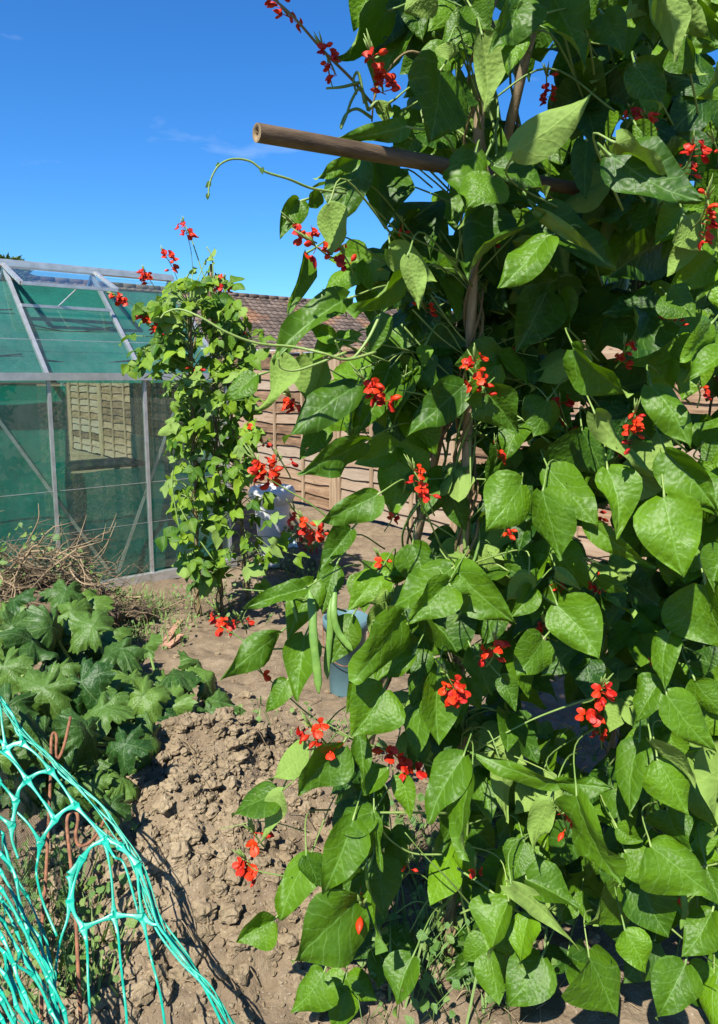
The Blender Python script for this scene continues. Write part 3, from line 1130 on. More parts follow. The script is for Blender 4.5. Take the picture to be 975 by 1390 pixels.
# (base x, base y, tip x, tip y, width, side, depth shift, tone)
#   side u = upper face to the lens, l = pale underside to the lens; low tone puts shade into the leaf colour
HERO = [
 (525,15,458,98,58,'u',0,.3),(545,12,525,80,45,'u',.10,.2),(560,8,567,55,36,'u',.05,.3),(588,-15,545,12,40,'l',0,.5),(617,5,587,46,38,'u',.05,.8),
 (608,58,607,84,27,'l',-.03,.5),(597,97,577,181,66,'u',-.05,.2),(607,70,568,110,44,'u',-.02,.5),(625,92,614,150,40,'u',0,.2),(568,92,548,134,30,'u',.10,.1),
 (551,172,448,187,26,'u',-.10,.5),(575,168,628,212,44,'u',.05,.1),(528,140,520,168,28,'l',0,.5),(545,150,535,170,22,'u',.02,.6),
 (508,222,509,304,52,'u',.03,.15),(482,225,470,304,52,'u',.0,.2),(485,214,427,244,22,'u',-.05,.6),(645,210,628,308,56,'u',-.06,.5),(668,240,642,286,55,'u',-.08,.6),
 (446,278,457,345,44,'l',-.08,.5),(406,274,372,317,34,'u',-.05,.4),(434,262,417,283,24,'u',-.05,.5),(535,280,580,347,60,'u',.10,.1),(560,296,520,340,40,'u',.08,.2),
 (752,-2,806,86,56,'u',-.05,.4),(802,58,745,96,52,'u',.10,.1),(706,0,664,70,60,'u',-.06,.3),(727,20,698,46,36,'l',-.05,.5),(709,44,692,101,36,'u',-.08,.7),
 (655,48,673,147,44,'l',-.06,.3),(896,-6,927,78,44,'l',-.08,.4),(932,50,953,104,34,'u',-.05,.4),(915,5,970,62,28,'l',-.02,.5),(862,90,899,148,44,'u',-.08,.3),
 (852,88,800,112,46,'u',.06,.1),(699,206,813,128,56,'l',-.12,.3),(836,194,915,246,26,'l',-.135,.5),(830,212,946,286,62,'u',-.12,.15),(796,192,790,272,26,'u',.02,.1),
 (864,170,906,210,28,'u',-.02,.6),(985,102,946,134,44,'u',-.06,.6),(930,298,955,340,36,'l',-.02,.6),(966,296,980,345,36,'l',-.02,.5),(937,328,910,378,28,'l',-.02,.5),
 (672,226,748,256,36,'u',-.06,.2),(704,316,624,371,74,'u',-.05,.1),(712,308,834,369,58,'u',-.03,.1),(728,288,822,352,18,'l',-.06,.5),(742,322,681,393,40,'u',-.10,.7),
 (906,324,826,372,62,'u',.05,.1),(529,338,592,386,40,'l',-.04,.5),(553,348,570,420,30,'l',-.08,.4),(548,374,478,434,42,'u',-.08,.75),(470,406,355,466,44,'u',-.06,.35),
 (413,345,385,416,20,'u',-.03,.6),(456,460,420,444,24,'u',-.05,.9),(456,464,424,491,26,'u',-.05,.9),(459,458,493,455,22,'u',-.06,.9),(516,428,510,480,30,'u',-.04,.5),
 (440,488,414,557,46,'l',-.02,.5),(381,482,369,561,44,'l',-.08,.7),(347,510,306,546,26,'u',-.06,.6),(483,525,382,597,44,'u',-.06,.3),(441,580,407,626,32,'u',-.03,.5),
 (529,500,486,596,38,'u',-.02,.4),(577,478,545,562,52,'u',.08,.1),(629,523,548,592,52,'u',-.02,.15),(493,600,405,646,42,'u',-.05,.4),(576,470,572,497,22,'u',0,.9),
 (780,474,849,546,52,'u',-.09,.5),(965,440,925,492,30,'u',-.08,.8),(992,470,940,520,50,'u',-.08,.6),(884,524,948,602,46,'u',-.07,.6),(660,532,706,586,52,'u',-.06,.3),
 (742,544,722,592,58,'u',-.04,.3),(652,532,631,544,30,'u',-.07,.4),(790,585,812,648,80,'u',.03,.1),(808,562,882,652,26,'l',-.03,.2),(905,614,980,692,56,'u',-.06,.6),
 (760,398,776,452,52,'u',.02,.3),(705,468,722,532,32,'u',.05,.2),(512,672,430,716,46,'u',-.09,.5),(476,720,432,777,30,'u',-.04,.3),(412,800,330,827,28,'u',-.09,.5),
 (427,790,390,868,42,'u',-.05,.5),(414,864,400,952,46,'u',-.07,.5),(513,780,475,833,34,'u',-.06,.8),(613,772,526,829,60,'u',-.10,.5),(609,790,554,850,42,'u',-.13,.7),
 (612,796,638,812,24,'u',-.12,.6),(617,773,703,844,54,'u',-.10,.5),(545,834,477,926,58,'u',-.06,.5),(580,838,627,902,54,'u',.05,.1),(560,890,505,930,30,'u',-.02,.5),
 (521,936,476,1000,76,'u',-.07,.5),(594,914,590,1012,48,'u',-.06,.6),(377,861,295,917,32,'u',-.08,.5),(390,924,367,972,24,'u',-.06,.5),(708,657,654,714,60,'u',-.09,.6),
 (737,667,758,762,60,'u',-.11,.5),(745,638,814,714,54,'u',-.07,.5),(825,638,853,730,56,'u',-.07,.6),(798,708,892,770,24,'u',-.06,.6),(902,676,936,782,76,'u',-.11,.8),
 (915,650,990,706,46,'u',-.06,.6),(988,744,960,800,42,'u',-.08,.5),(958,794,990,882,84,'u',-.07,.6),(719,780,686,816,30,'l',-.02,.7),(722,800,695,840,28,'u',-.02,.5),
 (757,822,819,892,66,'u',-.10,.6),(737,868,698,914,44,'u',-.04,.5),(680,918,706,962,28,'u',-.04,.4),(800,796,832,852,72,'u',.05,.05),(896,924,866,982,44,'u',-.06,.6),
 (909,860,899,938,34,'u',-.07,.5),(905,944,964,1026,46,'u',-.09,.6),(944,924,990,972,46,'u',-.06,.6),(755,774,789,798,16,'l',-.02,.3),(812,785,852,806,22,'u',-.02,.5),
 (416,1018,366,1063,32,'l',-.06,.6),(464,1012,402,1078,50,'u',-.07,.4),(488,998,492,1080,26,'u',-.05,.3),(526,1045,494,1081,28,'u',-.04,.6),(376,1080,314,1106,42,'u',-.05,.4),
 (381,1076,354,1147,24,'l',-.08,.1),(508,1102,446,1127,46,'u',-.05,.4),(479,1114,434,1212,50,'u',-.09,.5),(506,1108,499,1172,32,'u',-.06,.6),(508,1104,514,1184,12,'u',-.07,.6),
 (421,1163,382,1252,42,'u',-.08,.6),(416,1162,431,1207,26,'u',-.09,.2),(484,1222,394,1302,70,'u',-.12,.5),(491,1188,430,1222,38,'u',-.02,.2),(499,1180,516,1292,18,'u',-.08,.5),
 (371,1250,320,1278,42,'u',-.05,.6),(629,1027,574,1112,56,'u',-.10,.5),(641,1053,619,1162,58,'u',-.12,.6),(545,1050,561,1112,30,'u',-.03,.7),(572,1002,560,1046,34,'u',.02,.2),
 (754,1063,638,1010,22,'u',-.08,.7),(757,1062,837,1066,22,'u',-.08,.5),(783,1081,836,1200,58,'u',-.12,.5),(746,1088,722,1157,34,'l',-.08,.6),(868,1008,852,1107,48,'u',-.06,.4),
 (884,1006,949,1066,24,'l',-.09,.3),(893,1033,936,1105,58,'u',-.08,.75),(906,1100,928,1157,52,'u',-.05,.3),(980,1014,961,1138,42,'l',-.09,.4),(884,1150,957,1227,68,'u',-.09,.7),
 (850,1158,906,1216,44,'u',-.06,.6),(715,1194,787,1231,52,'u',-.05,.5),(694,1204,787,1276,22,'l',-.09,.2),(691,1224,664,1302,48,'u',-.07,.7),(718,1244,704,1312,34,'u',-.08,.9),
 (839,1204,804,1264,52,'u',-.04,.5),(870,1198,906,1272,62,'u',-.03,.3),(849,1264,876,1322,44,'u',-.08,.95),(967,1238,929,1302,48,'u',-.06,.5),(680,1034,686,1117,30,'l',-.03,.3),
 (838,1124,871,1146,26,'u',-.04,.5),(712,1144,690,1192,38,'u',-.02,.4),(735,1300,690,1372,56,'u',-.08,.5),(800,1300,830,1385,60,'u',-.08,.5),(930,1310,900,1390,60,'u',-.08,.5),
 (560,1300,530,1375,50,'u',-.05,.5),(440,1320,400,1380,50,'u',-.05,.5),(960,1180,985,1230,50,'u',-.03,.4),(955,600,985,560,40,'u',-.02,.4),(905,400,945,430,44,'u',.0,.3),
 (885,225,935,200,40,'u',.03,.2),(820,20,850,70,48,'u',.0,.3),(780,100,830,140,40,'u',.05,.2),(945,10,985,60,44,'u',0,.4),(640,10,665,45,40,'u',0,.5),
 (478,838,452,905,40,'u',-.05,.4),(505,905,462,962,36,'u',-.03,.3),(455,770,440,835,36,'u',-.03,.5),(560,740,585,800,44,'u',.02,.3),(640,880,665,945,46,'u',.02,.3),(680,820,650,880,44,'u',.05,.3),
 (700,740,720,800,42,'u',.04,.3),(600,640,575,700,44,'u',.06,.2),(690,600,660,660,46,'u',.05,.2),(640,30,600,60,40,'u',.03,.4),(660,340,700,400,50,'u',.08,.2),(600,330,640,390,50,'u',.10,.1),(520,560,560,620,50,'u',.12,.1),(610,440,570,480,50,'u',.14,.1),
]
CAMPOS = EYE
hero_gap = []
cane_pts = {}
for i, (bx, by, tx, ty, wd, side, dz, tone) in enumerate(HERO):
    rnd = random.Random(1000 + i)
    k = plant_of((bx + tx) / 2, (by + ty) / 2)
    pl = beans[k]
    cx, cy = (bx + tx) / 2, (by + ty) / 2
    zc = zsurf(cx, cy) + dz * 1.5 + rnd.uniform(-.02, .02)
    Lpx = math.hypot(tx - bx, ty - by)
    Lw = Lpx / F * zc
    dy = (ty - by) / max(Lpx, 1)
    tilt = rnd.uniform(.12, .42) * Lw
    if side == 'u':
        sgn = -1 if dy > -.2 else 1
    else:
        sgn = .6 if dy > -.2 else -.6
    b3 = W(bx, by, zc - sgn * tilt / 2)
    t3 = W(tx, ty, zc + sgn * tilt / 2)
    ax = (t3 - b3).normalized()
    view = (b3 + t3) / 2 - EYE
    view.normalize()
    xd = ax.cross(-view)           # upper side towards the lens
    if side == 'l':
        xd = -xd
    xd.normalize()
    roll = rnd.uniform(-.85, .85)
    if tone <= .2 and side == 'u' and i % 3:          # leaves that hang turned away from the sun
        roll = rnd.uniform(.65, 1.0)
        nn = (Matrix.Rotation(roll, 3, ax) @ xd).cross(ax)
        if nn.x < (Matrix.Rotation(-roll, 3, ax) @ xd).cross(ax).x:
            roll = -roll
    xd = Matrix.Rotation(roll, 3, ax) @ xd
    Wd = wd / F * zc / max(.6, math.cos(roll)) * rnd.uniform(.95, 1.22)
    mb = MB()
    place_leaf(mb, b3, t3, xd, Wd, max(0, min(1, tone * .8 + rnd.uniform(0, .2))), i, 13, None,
               fold=rnd.choice((rnd.uniform(-.1, .6), rnd.uniform(.3, 1.15))), droop=rnd.uniform(.15, .8), wave=rnd.uniform(.05, .115), asym=rnd.uniform(-.2, .2), twist=rnd.uniform(-.7, .7),
               side=rnd.uniform(-.15, .15))
    adopt(mb.build('leaf', 'bean_leaf'), pl['root'])
    # leaf stalk, from the leaf base back towards the vine
    zt = max(.12, b3.z - rnd.uniform(-.02, .10))
    target = on_cane(pl, zt)
    dv_ = target - b3
    back = (b3 - t3).normalized()
    ln = min(dv_.length, rnd.uniform(.16, .40))
    e = b3 + dv_.normalized() * ln + Vector((0, 0, -.02))
    mid = b3 + back * min(ln, .12) * .35 + dv_.normalized() * ln * .3 + Vector((0, 0, .008))
    pl['stem'].tube(spline([b3, mid, e], 5), [.0024, .0018, .0015, .0015, .0015, .0015, .0016, .0018, .0019, .002, .002][:11], 6, rnd.random())

# gaps where the sky, the fence or the soil shows through
GAPS = [(752, 60, 22), (735, 100, 20), (725, 258, 26), (572, 238, 30), (832, 152, 14), (965, 15, 20), (612, 300, 24), (620, 400, 18), (700, 420, 14), (640, 430, 20), (615, 440, 26),
        (700, 530, 22), (780, 520, 22), (870, 490, 40), (910, 515, 34), (668, 600, 18), (605, 570, 36), (570, 690, 40), (600, 700, 26), (704, 745, 24), (725, 765, 20), (800, 742, 16),
        (880, 822, 20), (730, 935, 36), (765, 955, 30), (720, 1020, 26), (795, 1010, 26), (605, 880, 30), (572, 1050, 30), (545, 900, 26), (640, 880, 18), (690, 1010, 24), (590, 630, 24),
        (470, 890, 30), (545, 760, 30), (880, 370, 36), (960, 500, 20), (850, 880, 16), (740, 870, 14), (915, 880, 16), (560, 1160, 44), (590, 1200, 44), (560, 1250, 44), (610, 1220, 30), (545, 700, 30)]


def in_poly(x, y, poly):
    c = False
    j = len(poly) - 1
    for i in range(len(poly)):
        xi, yi = poly[i]
        xj, yj = poly[j]
        if (yi > y) != (yj > y) and x < (xj - xi) * (y - yi) / (yj - yi) + xi:
            c = not c
        j = i
    return c


FILL = [(500, -60), (560, -60), (1060, -60), (1060, 1420), (620, 1420), (470, 1330), (420, 1240), (440, 1130), (480, 1060), (460, 1000), (540, 930), (520, 860), (470, 800), (500, 740), (560, 640),
        (520, 600), (470, 560), (470, 480), (500, 400), (490, 330), (520, 250), (520, 200), (560, 160), (600, 90), (560, 30)]
made = 0
tries = 0
rnd = random.Random(42)
while made < 410 and tries < 20000:
    tries += 1
    px, py = rnd.uniform(400, 1050), rnd.uniform(-60, 1400)
    if not in_poly(px, py, FILL):
        continue
    # thinner towards the lower left where soil shows
    if px < 540 and py > 560 and rnd.random() < .5:
        continue
    if any((px - gx) ** 2 + (py - gy) ** 2 < (gr * .55 + 17) ** 2 for gx, gy, gr in GAPS):
        continue
    zc = zsurf(px, py) + rnd.uniform(.05, .5)
    if W(px, py, zc).z < .08:
        continue
    pl = beans[plant_of(px, py)]
    p = W(px, py, zc)
    face = (EYE - p).normalized() * .5 + Vector((-.25, -.35, .45))
    base = trifoliate(pl['fol'], p, rnd.uniform(.075, .125), face, rnd.uniform(.4, 1.2), None, rnd, 7, 10, under=rnd.random() < .12)
    tgt = on_cane(pl, max(.1, base.z - rnd.uniform(0, .1)))
    dv_ = tgt - base
    ln = min(dv_.length, rnd.uniform(.06, .18))
    e = base + dv_.normalized() * ln
    pl['stem'].tube(spline([base, base + dv_.normalized() * ln * .4 + Vector((0, 0, .02)), e], 4), .0017, 5, rnd.random())
    made += 1

DEEP = [(570, 120), (700, 200), (1050, 120), (1050, 1400), (700, 1400), (690, 1060), (700, 700), (640, 560), (560, 520), (560, 380)]
made, tries = 0, 0
rnd = random.Random(43)
while made < 190 and tries < 9000:
    tries += 1
    px, py = rnd.uniform(540, 1050), rnd.uniform(100, 1400)
    if not in_poly(px, py, DEEP) or any((px - gx) ** 2 + (py - gy) ** 2 < (gr * .75 + 14) ** 2 for gx, gy, gr in GAPS):
        continue
    zc = zsurf(px, py) + rnd.uniform(.35, .85)
    p = W(px, py, zc)
    if p.z < .12:
        continue
    pl = beans[plant_of(px, py)]
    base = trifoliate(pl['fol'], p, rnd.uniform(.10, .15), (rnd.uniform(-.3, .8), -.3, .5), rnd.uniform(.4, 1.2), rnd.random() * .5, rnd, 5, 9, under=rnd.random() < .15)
    made += 1

MID = [(560, 360), (720, 360), (730, 640), (720, 1000), (570, 1010), (560, 760), (590, 600), (560, 520)]
made, tries = 0, 0
rnd = random.Random(46)
while made < 62 and tries < 4000:
    tries += 1
    px, py = rnd.uniform(540, 740), rnd.uniform(350, 1010)
    if not in_poly(px, py, MID) or any((px - gx) ** 2 + (py - gy) ** 2 < (gr * .4 + 12) ** 2 for gx, gy, gr in GAPS):
        continue
    p = W(px, py, zsurf(px, py) + rnd.uniform(.04, .22))
    pl = beans[plant_of(px, py)]
    face = (EYE - p).normalized() * .5 + Vector((rnd.uniform(-.6, .4), -.3, .45))
    base = trifoliate(pl['fol'], p, rnd.uniform(.07, .11), face, rnd.uniform(.4, 1.2), rnd.random() * .6, rnd, 7, 10, under=rnd.random() < .15)
    tgt = on_cane(pl, max(.1, base.z - .05))
    pl['stem'].tube(spline([base, base.lerp(tgt, .5) + Vector((0, 0, .02)), tgt], 4), .0017, 5, rnd.random())
    made += 1

# unseen vine tops past the crossbar, leaves added sunward to shade the vines below
SUNV = Vector((math.sin(R(204)) * math.cos(R(50)), math.cos(R(204)) * math.cos(R(50)), math.sin(R(50))))
keep = []
for (bx, by, tx, ty, wd, side, dz, tone) in HERO:
    if tone >= .5:
        keep.append(W((bx + tx) / 2, (by + ty) / 2, zsurf((bx + tx) / 2, (by + ty) / 2) + dz * 1.5))
made, tries = 0, 0
rnd = random.Random(44)
while made < 42 and tries < 6000:
    tries += 1
    px, py = rnd.uniform(530, 940), rnd.uniform(200, 680)
    p0 = W(px, py, zsurf(px, py) + rnd.uniform(0, .3))
    p = p0 + SUNV * rnd.uniform(.35, 1.25)
    qx, qy, qz = project(p)
    if qz < .25 or qy > -45 or p.z > 2.75:
        continue
    if any(((q - p) - SUNV * (q - p).dot(SUNV)).length < .055 for q in keep):
        continue
    pl = beans[1 if p.x < .3 else 2]
    base = rand_leaf(pl['fol'], p, rnd.uniform(.10, .15), SUNV, .5, None, rnd, 7, 9)
    pl['stem'].tube(spline([base, base + Vector((.02, .06, -.05)), base + Vector((.05, .16, -.02))], 4), .0018, 5, .5)
    made += 1
print('overhang', made, tries)

# vine stems twisting up each cane
for k, pl in enumerate(beans):
    for j in range(6 if k < 3 else 3):
        pts = []
        n = 90
        ph = j * 1.3 + k
        turns = random.uniform(4.5, 7)
        topt = random.uniform(.8, 1.25)
        for i in range(n + 1):
            t = i / n * topt
            c = pl['a'].lerp(pl['b'], t)
            a = ph + t * turns * 2 * math.pi
            rr = .0135 + .003 * j + .006 * math.sin(t * 17 + j)
            pts.append(c + Vector((math.cos(a) * rr, math.sin(a) * rr, 0)))
        (pl['old'] if j < 4 else pl['stem']).tube(pts, [.0044 * (1 - .5 * i / n) for i in range(n + 1)], 6, random.random())
# side shoots criss-crossing behind the leaves
rnd = random.Random(5)
for s in range(70):
    k = rnd.randrange(4)
    pl = beans[k]
    t0 = rnd.uniform(.05, 1.1)
    a = pl['a'].lerp(pl['b'], t0)
    d = Vector((rnd.uniform(-1, 1), rnd.uniform(-.6, .3), rnd.uniform(-.2, .6)))
    L = rnd.uniform(.12, .34)
    m = a + d * L * .5 + Vector((0, 0, rnd.uniform(-.03, .06)))
    e = a + d * L + Vector((0, 0, -.05))
    if min(p.z for p in (a, m, e)) < .03:
        continue
    pl['stem'].tube(spline([a, m, e], 6), .0018, 5, rnd.random())


# named runners and flower stalks, given as pixel paths with depths
def pxpath(pts):
    return spline([W(x, y, z) for x, y, z in pts], 8)


def runner(k, pts, r, tone=.6, taper=.5, old=False):
    p = pxpath(pts)
    n = len(p)
    beans[k]['old' if old else 'stem'].tube(p, [r * (1 - (1 - taper) * i / (n - 1)) for i in range(n)], 7, tone)


runner(0, [(470, 262, 1.1), (425, 256, 1.08), (392, 243, 1.05), (360, 233, 1.03), (340, 219, 1.02), (315, 216, 1.01), (296, 226, 1.0), (285, 248, 1.0), (283, 268, 1.0)], .0022, .5)
for x, y in ((357, 231), (296, 224), (284, 250), (283, 266)):
    rand_leaf(beans[0]['fol'], W(x, y, 1.01), .012, (0, -1, .3), 1, .3, rnd, 5, 7)
runner(0, [(510, 478, 1.15), (470, 488, 1.12), (440, 480, 1.1), (400, 471, 1.1), (350, 466, 1.08), (310, 452, 1.06), (275, 432, 1.05), (245, 420, 1.05), (226, 424, 1.05), (218, 432, 1.05)], .0026, .95)
runner(0, [(515, 430, 1.15), (500, 460, 1.14), (480, 485, 1.13), (465, 482, 1.12), (455, 462, 1.1)], .0028, .9)
runner(0, [(470, 478, 1.12), (430, 494, 1.1), (400, 503, 1.09), (381, 499, 1.08), (378, 486, 1.07)], .0024, .9)
runner(0, [(530, 165, 1.2), (500, 135, 1.16), (478, 108, 1.12), (440, 70, 1.08), (405, 30, 1.05), (385, 10, 1.05), (370, -2, 1.05)], .0027, .2, .6, True)
runner(0, [(620, 110, 1.2), (560, 70, 1.16), (520, 105, 1.15), (508, 135, 1.15), (505, 165, 1.17)], .0025, .3, .6, True)
runner(0, [(445, 80, 1.08), (447, 100, 1.1), (452, 120, 1.12)], .0014, .3, .6)
for pts in ([(500, 150, 1.14), (490, 120, 1.12), (478, 135, 1.11), (470, 158, 1.1), (463, 175, 1.1)], [(505, 160, 1.15), (485, 148, 1.12), (470, 155, 1.11), (462, 172, 1.1)],
            [(488, 112, 1.12), (465, 118, 1.1), (443, 120, 1.09)], [(495, 140, 1.13), (487, 100, 1.12), (480, 108, 1.12), (484, 128, 1.12)], [(500, 150, 1.14), (512, 138, 1.14), (520, 150, 1.15)]):
    runner(0, pts, .0028, .5, .6)
runner(0, [(600, 745, 1.4), (565, 665, 1.3), (560, 648, 1.28)], .002, .5)
runner(0, [(640, 560, 1.4), (590, 540, 1.32), (520, 525, 1.28), (500, 520, 1.25)], .002, .7)
runner(0, [(480, 735, 1.35), (430, 690, 1.3), (385, 662, 1.28), (362, 648, 1.26)], .002, .4)
runner(0, [(600, 1045, 1.6), (530, 1020, 1.5), (470, 1000, 1.46), (420, 970, 1.45), (380, 935, 1.42), (345, 905, 1.4)], .0024, .4)
runner(0, [(470, 830, 1.4), (420, 815, 1.35), (380, 805, 1.33), (330, 800, 1.32)], .0022, .4)
runner(0, [(400, 880, 1.4), (350, 880, 1.36), (320, 862, 1.35), (300, 850, 1.34)], .002, .4)
runner(0, [(440, 1200, 1.55), (390, 1190, 1.5), (350, 1182, 1.48), (335, 1172, 1.47)], .002, .6)
runner(0, [(420, 1130, 1.55), (360, 1115, 1.5), (300, 1125, 1.48)], .0014, .8)
runner(1, [(608, 1104, 1.6), (560, 1103, 1.5), (508, 1103, 1.47)], .0028, .9, .8)
runner(1, [(600, 1160, 1.6), (560, 1158, 1.58), (530, 1140, 1.55), (515, 1120, 1.53)], .0022, .9, .8)
runner(1, [(640, 1230, 1.62), (610, 1195, 1.55), (580, 1165, 1.52), (550, 1130, 1.5)], .0022, .6)
runner(2, [(620, 1178, 1.6), (660, 1205, 1.55), (700, 1235, 1.52), (740, 1260, 1.5)], .0028, .9, .7)
runner(2, [(625, 1240, 1.6), (660, 1225, 1.56), (695, 1210, 1.55)], .0024, .9, .7)
runner(2, [(816, 945, 1.42), (780, 955, 1.45), (720, 978, 1.48), (660, 1010, 1.5), (630, 1030, 1.55)], .0024, .5)
runner(3, [(975, 1172, 1.5), (945, 1180, 1.48), (915, 1200, 1.46), (880, 1215, 1.46)], .002, .9)
runner(3, [(905, 1255, 1.45), (940, 1285, 1.45), (985, 1320, 1.45)], .0022, .9)
runner(2, [(725, 800, 1.45), (745, 815, 1.42), (757, 823, 1.4)], .0024, 1)
runner(2, [(680, 560, 1.4), (640, 515, 1.35), (645, 400, 1.35), (648, 330, 1.33)], .004, .7)
runner(1, [(636, 800, 1.5), (630, 700, 1.45), (645, 600, 1.42), (640, 520, 1.4)], .004, .9)
runner(1, [(622, 770, 1.5), (624, 680, 1.46), (640, 640, 1.44)], .0036, .8)
runner(1, [(640, 1280, 1.75), (625, 1200, 1.72), (635, 1120, 1.68), (625, 1040, 1.64), (632, 940, 1.6), (622, 860, 1.56)], .0034, .6)
runner(1, [(585, 400, 1.3), (620, 450, 1.33), (660, 490, 1.36)], .002, .8)
runner(1, [(560, 420, 1.3), (600, 460, 1.33), (650, 495, 1.36)], .002, .8)
runner(1, [(545, 440, 1.3), (600, 500, 1.33), (640, 530, 1.36)], .002, .6)
rnd = random.Random(77)
for s in range(26):     # tangle of stalks below the crossbar
    x, y = rnd.uniform(560, 700), rnd.uniform(380, 560)
    runner(1, [(x, y, 1.42), (x + rnd.uniform(-60, 60), y + rnd.uniform(-40, 40), 1.38), (x + rnd.uniform(-110, 110), y + rnd.uniform(-80, 80), 1.36)], .0018, rnd.random())


# blossoms
def blossom_mesh(mb, pos, out, size, rnd, bud=False):
    out = Vector(out).normalized()
    side = out.cross(Vector((0, 0, 1)))
    if side.length < .1:
        side = Vector((1, 0, 0))
    side.normalize()
    up = side.cross(out).normalized()
    roll = rnd.uniform(-.7, .7)
    side, up = side * math.cos(roll) + up * math.sin(roll), up * math.cos(roll) - side * math.sin(roll)
    pos = Vector(pos)
    tone = rnd.random()
    if bud:
        n = 6
        pts = [pos + out * size * .9 * (i / n) - Vector((0, 0, size * .15 * (i / n) ** 2)) for i in range(n + 1)]
        prof = [.06, .17, .24, .26, .22, .13, .02]
        mb.tube(pts, [size * q for q in prof], 8, tone, flat=.75)
        return

    def petal(c, fwd, rt, nrm, ln, wd, cup, curl, notch=0.):
        m, q = 7, 7
        vs, fs = [], []
        for i in range(m + 1):
            v = i / m
            w = wd * math.sin(math.pi * (v * .86 + .07)) ** .6 * .5
            for k in range(q + 1):
                u = k / q * 2 - 1
                wob = .05 * ln * math.sin(u * 4 + v * 6 + tone * 9)
                p = c + fwd * (ln * v - notch * ln * (1 - abs(u)) * v * v) + rt * (u * w) + nrm * (cup * (u * u) * w + curl * ln * v * v + wob * v)
                vs.append(tuple(p))
        for i in range(m):
            for k in range(q):
                a = i * (q + 1) + k
                fs.append((a, a + 1, a + q + 2, a + q + 1))
        mb.add(vs, fs, None, min(1, max(0, tone + rnd.uniform(-.2, .2))))
    # standard: stands up and folds back; wings: two broad spoons forward and out; keel between them
    petal(pos + out * size * .2, (up * .9 + out * .25).normalized(), side, -out, size * .58, size * .95, -.4, .45, .12)
    for s in (-1, 1):
        f = (out * .75 - up * .35 + side * s * .45).normalized()
        rt = f.cross(up).normalized()
        petal(pos + out * size * .2, f, rt * s, up * .7 + side * s * .5, size * .72, size * .78, -.55, -.3)
    pts = [pos + out * size * (.1 + .09 * i) + up * size * .05 * math.sin(i) for i in range(6)]
    mb.tube(pts, [size * q for q in (.05, .12, .13, .11, .08, .02)], 7, tone)


def flower_cluster(root, path, nb, size, spread, seed, nbud=4, far=False):
    rnd = random.Random(seed)
    mb = MB()
    n = len(path)
    mb.tube(path, [.0016 * (size / .02) ** .5] * n, 5, .5)
    tip = path[-1]
    d = (path[-1] - path[max(0, n - 4)])
    if d.length < 1e-6:
        d = Vector((0, -.2, 1))
    d.normalize()
    mid = tip - d * spread * .6
    for i in range(nbud):   # pale unopened tip
        p = tip + d * size * .3 * i * .5 + Vector((rnd.uniform(-1, 1), rnd.uniform(-1, 1), rnd.uniform(-.3, 1))) * size * .25
        mb.tube([tip, p, p + (p - tip) * .6], [size * .05, size * .10, size * .02], 5, .9)
    o = mb.build('flower_cluster', 'stem')
    adopt(o, root)
    for i in range(nb):
        t = rnd.uniform(-.1, 1.0)
        c = tip - d * spread * t
        a = rnd.uniform(0, 6.28)
        out = Vector((math.cos(a), math.sin(a) * .8 - .75, rnd.uniform(-.5, .35))).normalized()
        off = out * size * rnd.uniform(.35, .8)
        m2 = MB()
        m2.tube([c, c + off], size * .035, 4, .5)
        blossom_mesh(m2, c + off, out, size * rnd.uniform(.85, 1.15), rnd, bud=rnd.random() < .38)
        q = m2.build('blossom', 'petal')
        q.parent = o
    return o


# (plant, cluster x, y, stalk from x, y, blossoms, size in px, spread in px, depth shift)
FLW = [
 (0,375,8,395,25,7,18,26,-.08),(0,440,78,455,100,7,17,26,-.08),(0,508,92,520,125,8,24,34,-.05),(0,402,316,430,330,5,17,18,-.1),(0,428,345,462,352,6,23,34,-.14),(0,468,356,480,372,3,17,20,-.1),
 (0,394,548,412,565,6,17,24,-.06),(0,496,528,520,540,8,20,34,-.12),(0,350,636,380,660,9,19,34,-.06),(0,381,632,395,650,2,15,10,-.04),(0,415,718,440,735,8,17,28,-.05),(0,296,840,318,862,7,15,24,-.06),
 (0,326,847,335,860,2,12,8,-.05),(0,343,900,362,925,5,16,24,-.06),(0,425,998,450,1015,9,20,36,-.10),(0,530,1030,560,1040,8,21,36,-.02),(0,335,1176,355,1186,6,17,30,-.06),(0,345,1142,360,1150,2,22,12,-.06),
 (0,491,1245,485,1222,2,30,14,-.10),(1,563,648,590,700,7,16,28,-.09),(1,645,505,650,540,10,19,36,-.12),(1,673,612,672,630,4,12,18,-.0),(1,686,708,680,730,5,16,22,.02),(1,672,880,660,905,6,18,30,-.10),
 (1,606,924,625,950,10,19,36,-.12),(2,815,944,790,955,9,20,36,-.12),(2,862,570,850,600,11,16,42,-.12),(2,848,476,835,500,8,12,24,-.06),(3,940,214,920,235,5,19,24,-.06),(3,960,280,940,310,9,18,38,-.10),
 (2,763,1115,770,1135,4,18,20,-.10),(2,645,1178,640,1195,2,11,8,-.04),(1,517,766,530,775,4,15,16,.0),(2,760,556,770,590,6,15,34,.08),(2,742,112,735,130,5,14,34,.05),(1,566,413,580,425,3,14,20,.04),
 (2,740,852,745,870,3,14,18,.06),(2,545,185,560,190,2,12,8,.0),(0,463,418,470,430,2,15,10,.03),(0,400,700,410,715,3,13,12,.0),(3,915,440,920,455,4,11,24,.10),(3,880,420,885,440,3,10,20,.10),(3,970,200,975,220,2,14,14,.0),
]
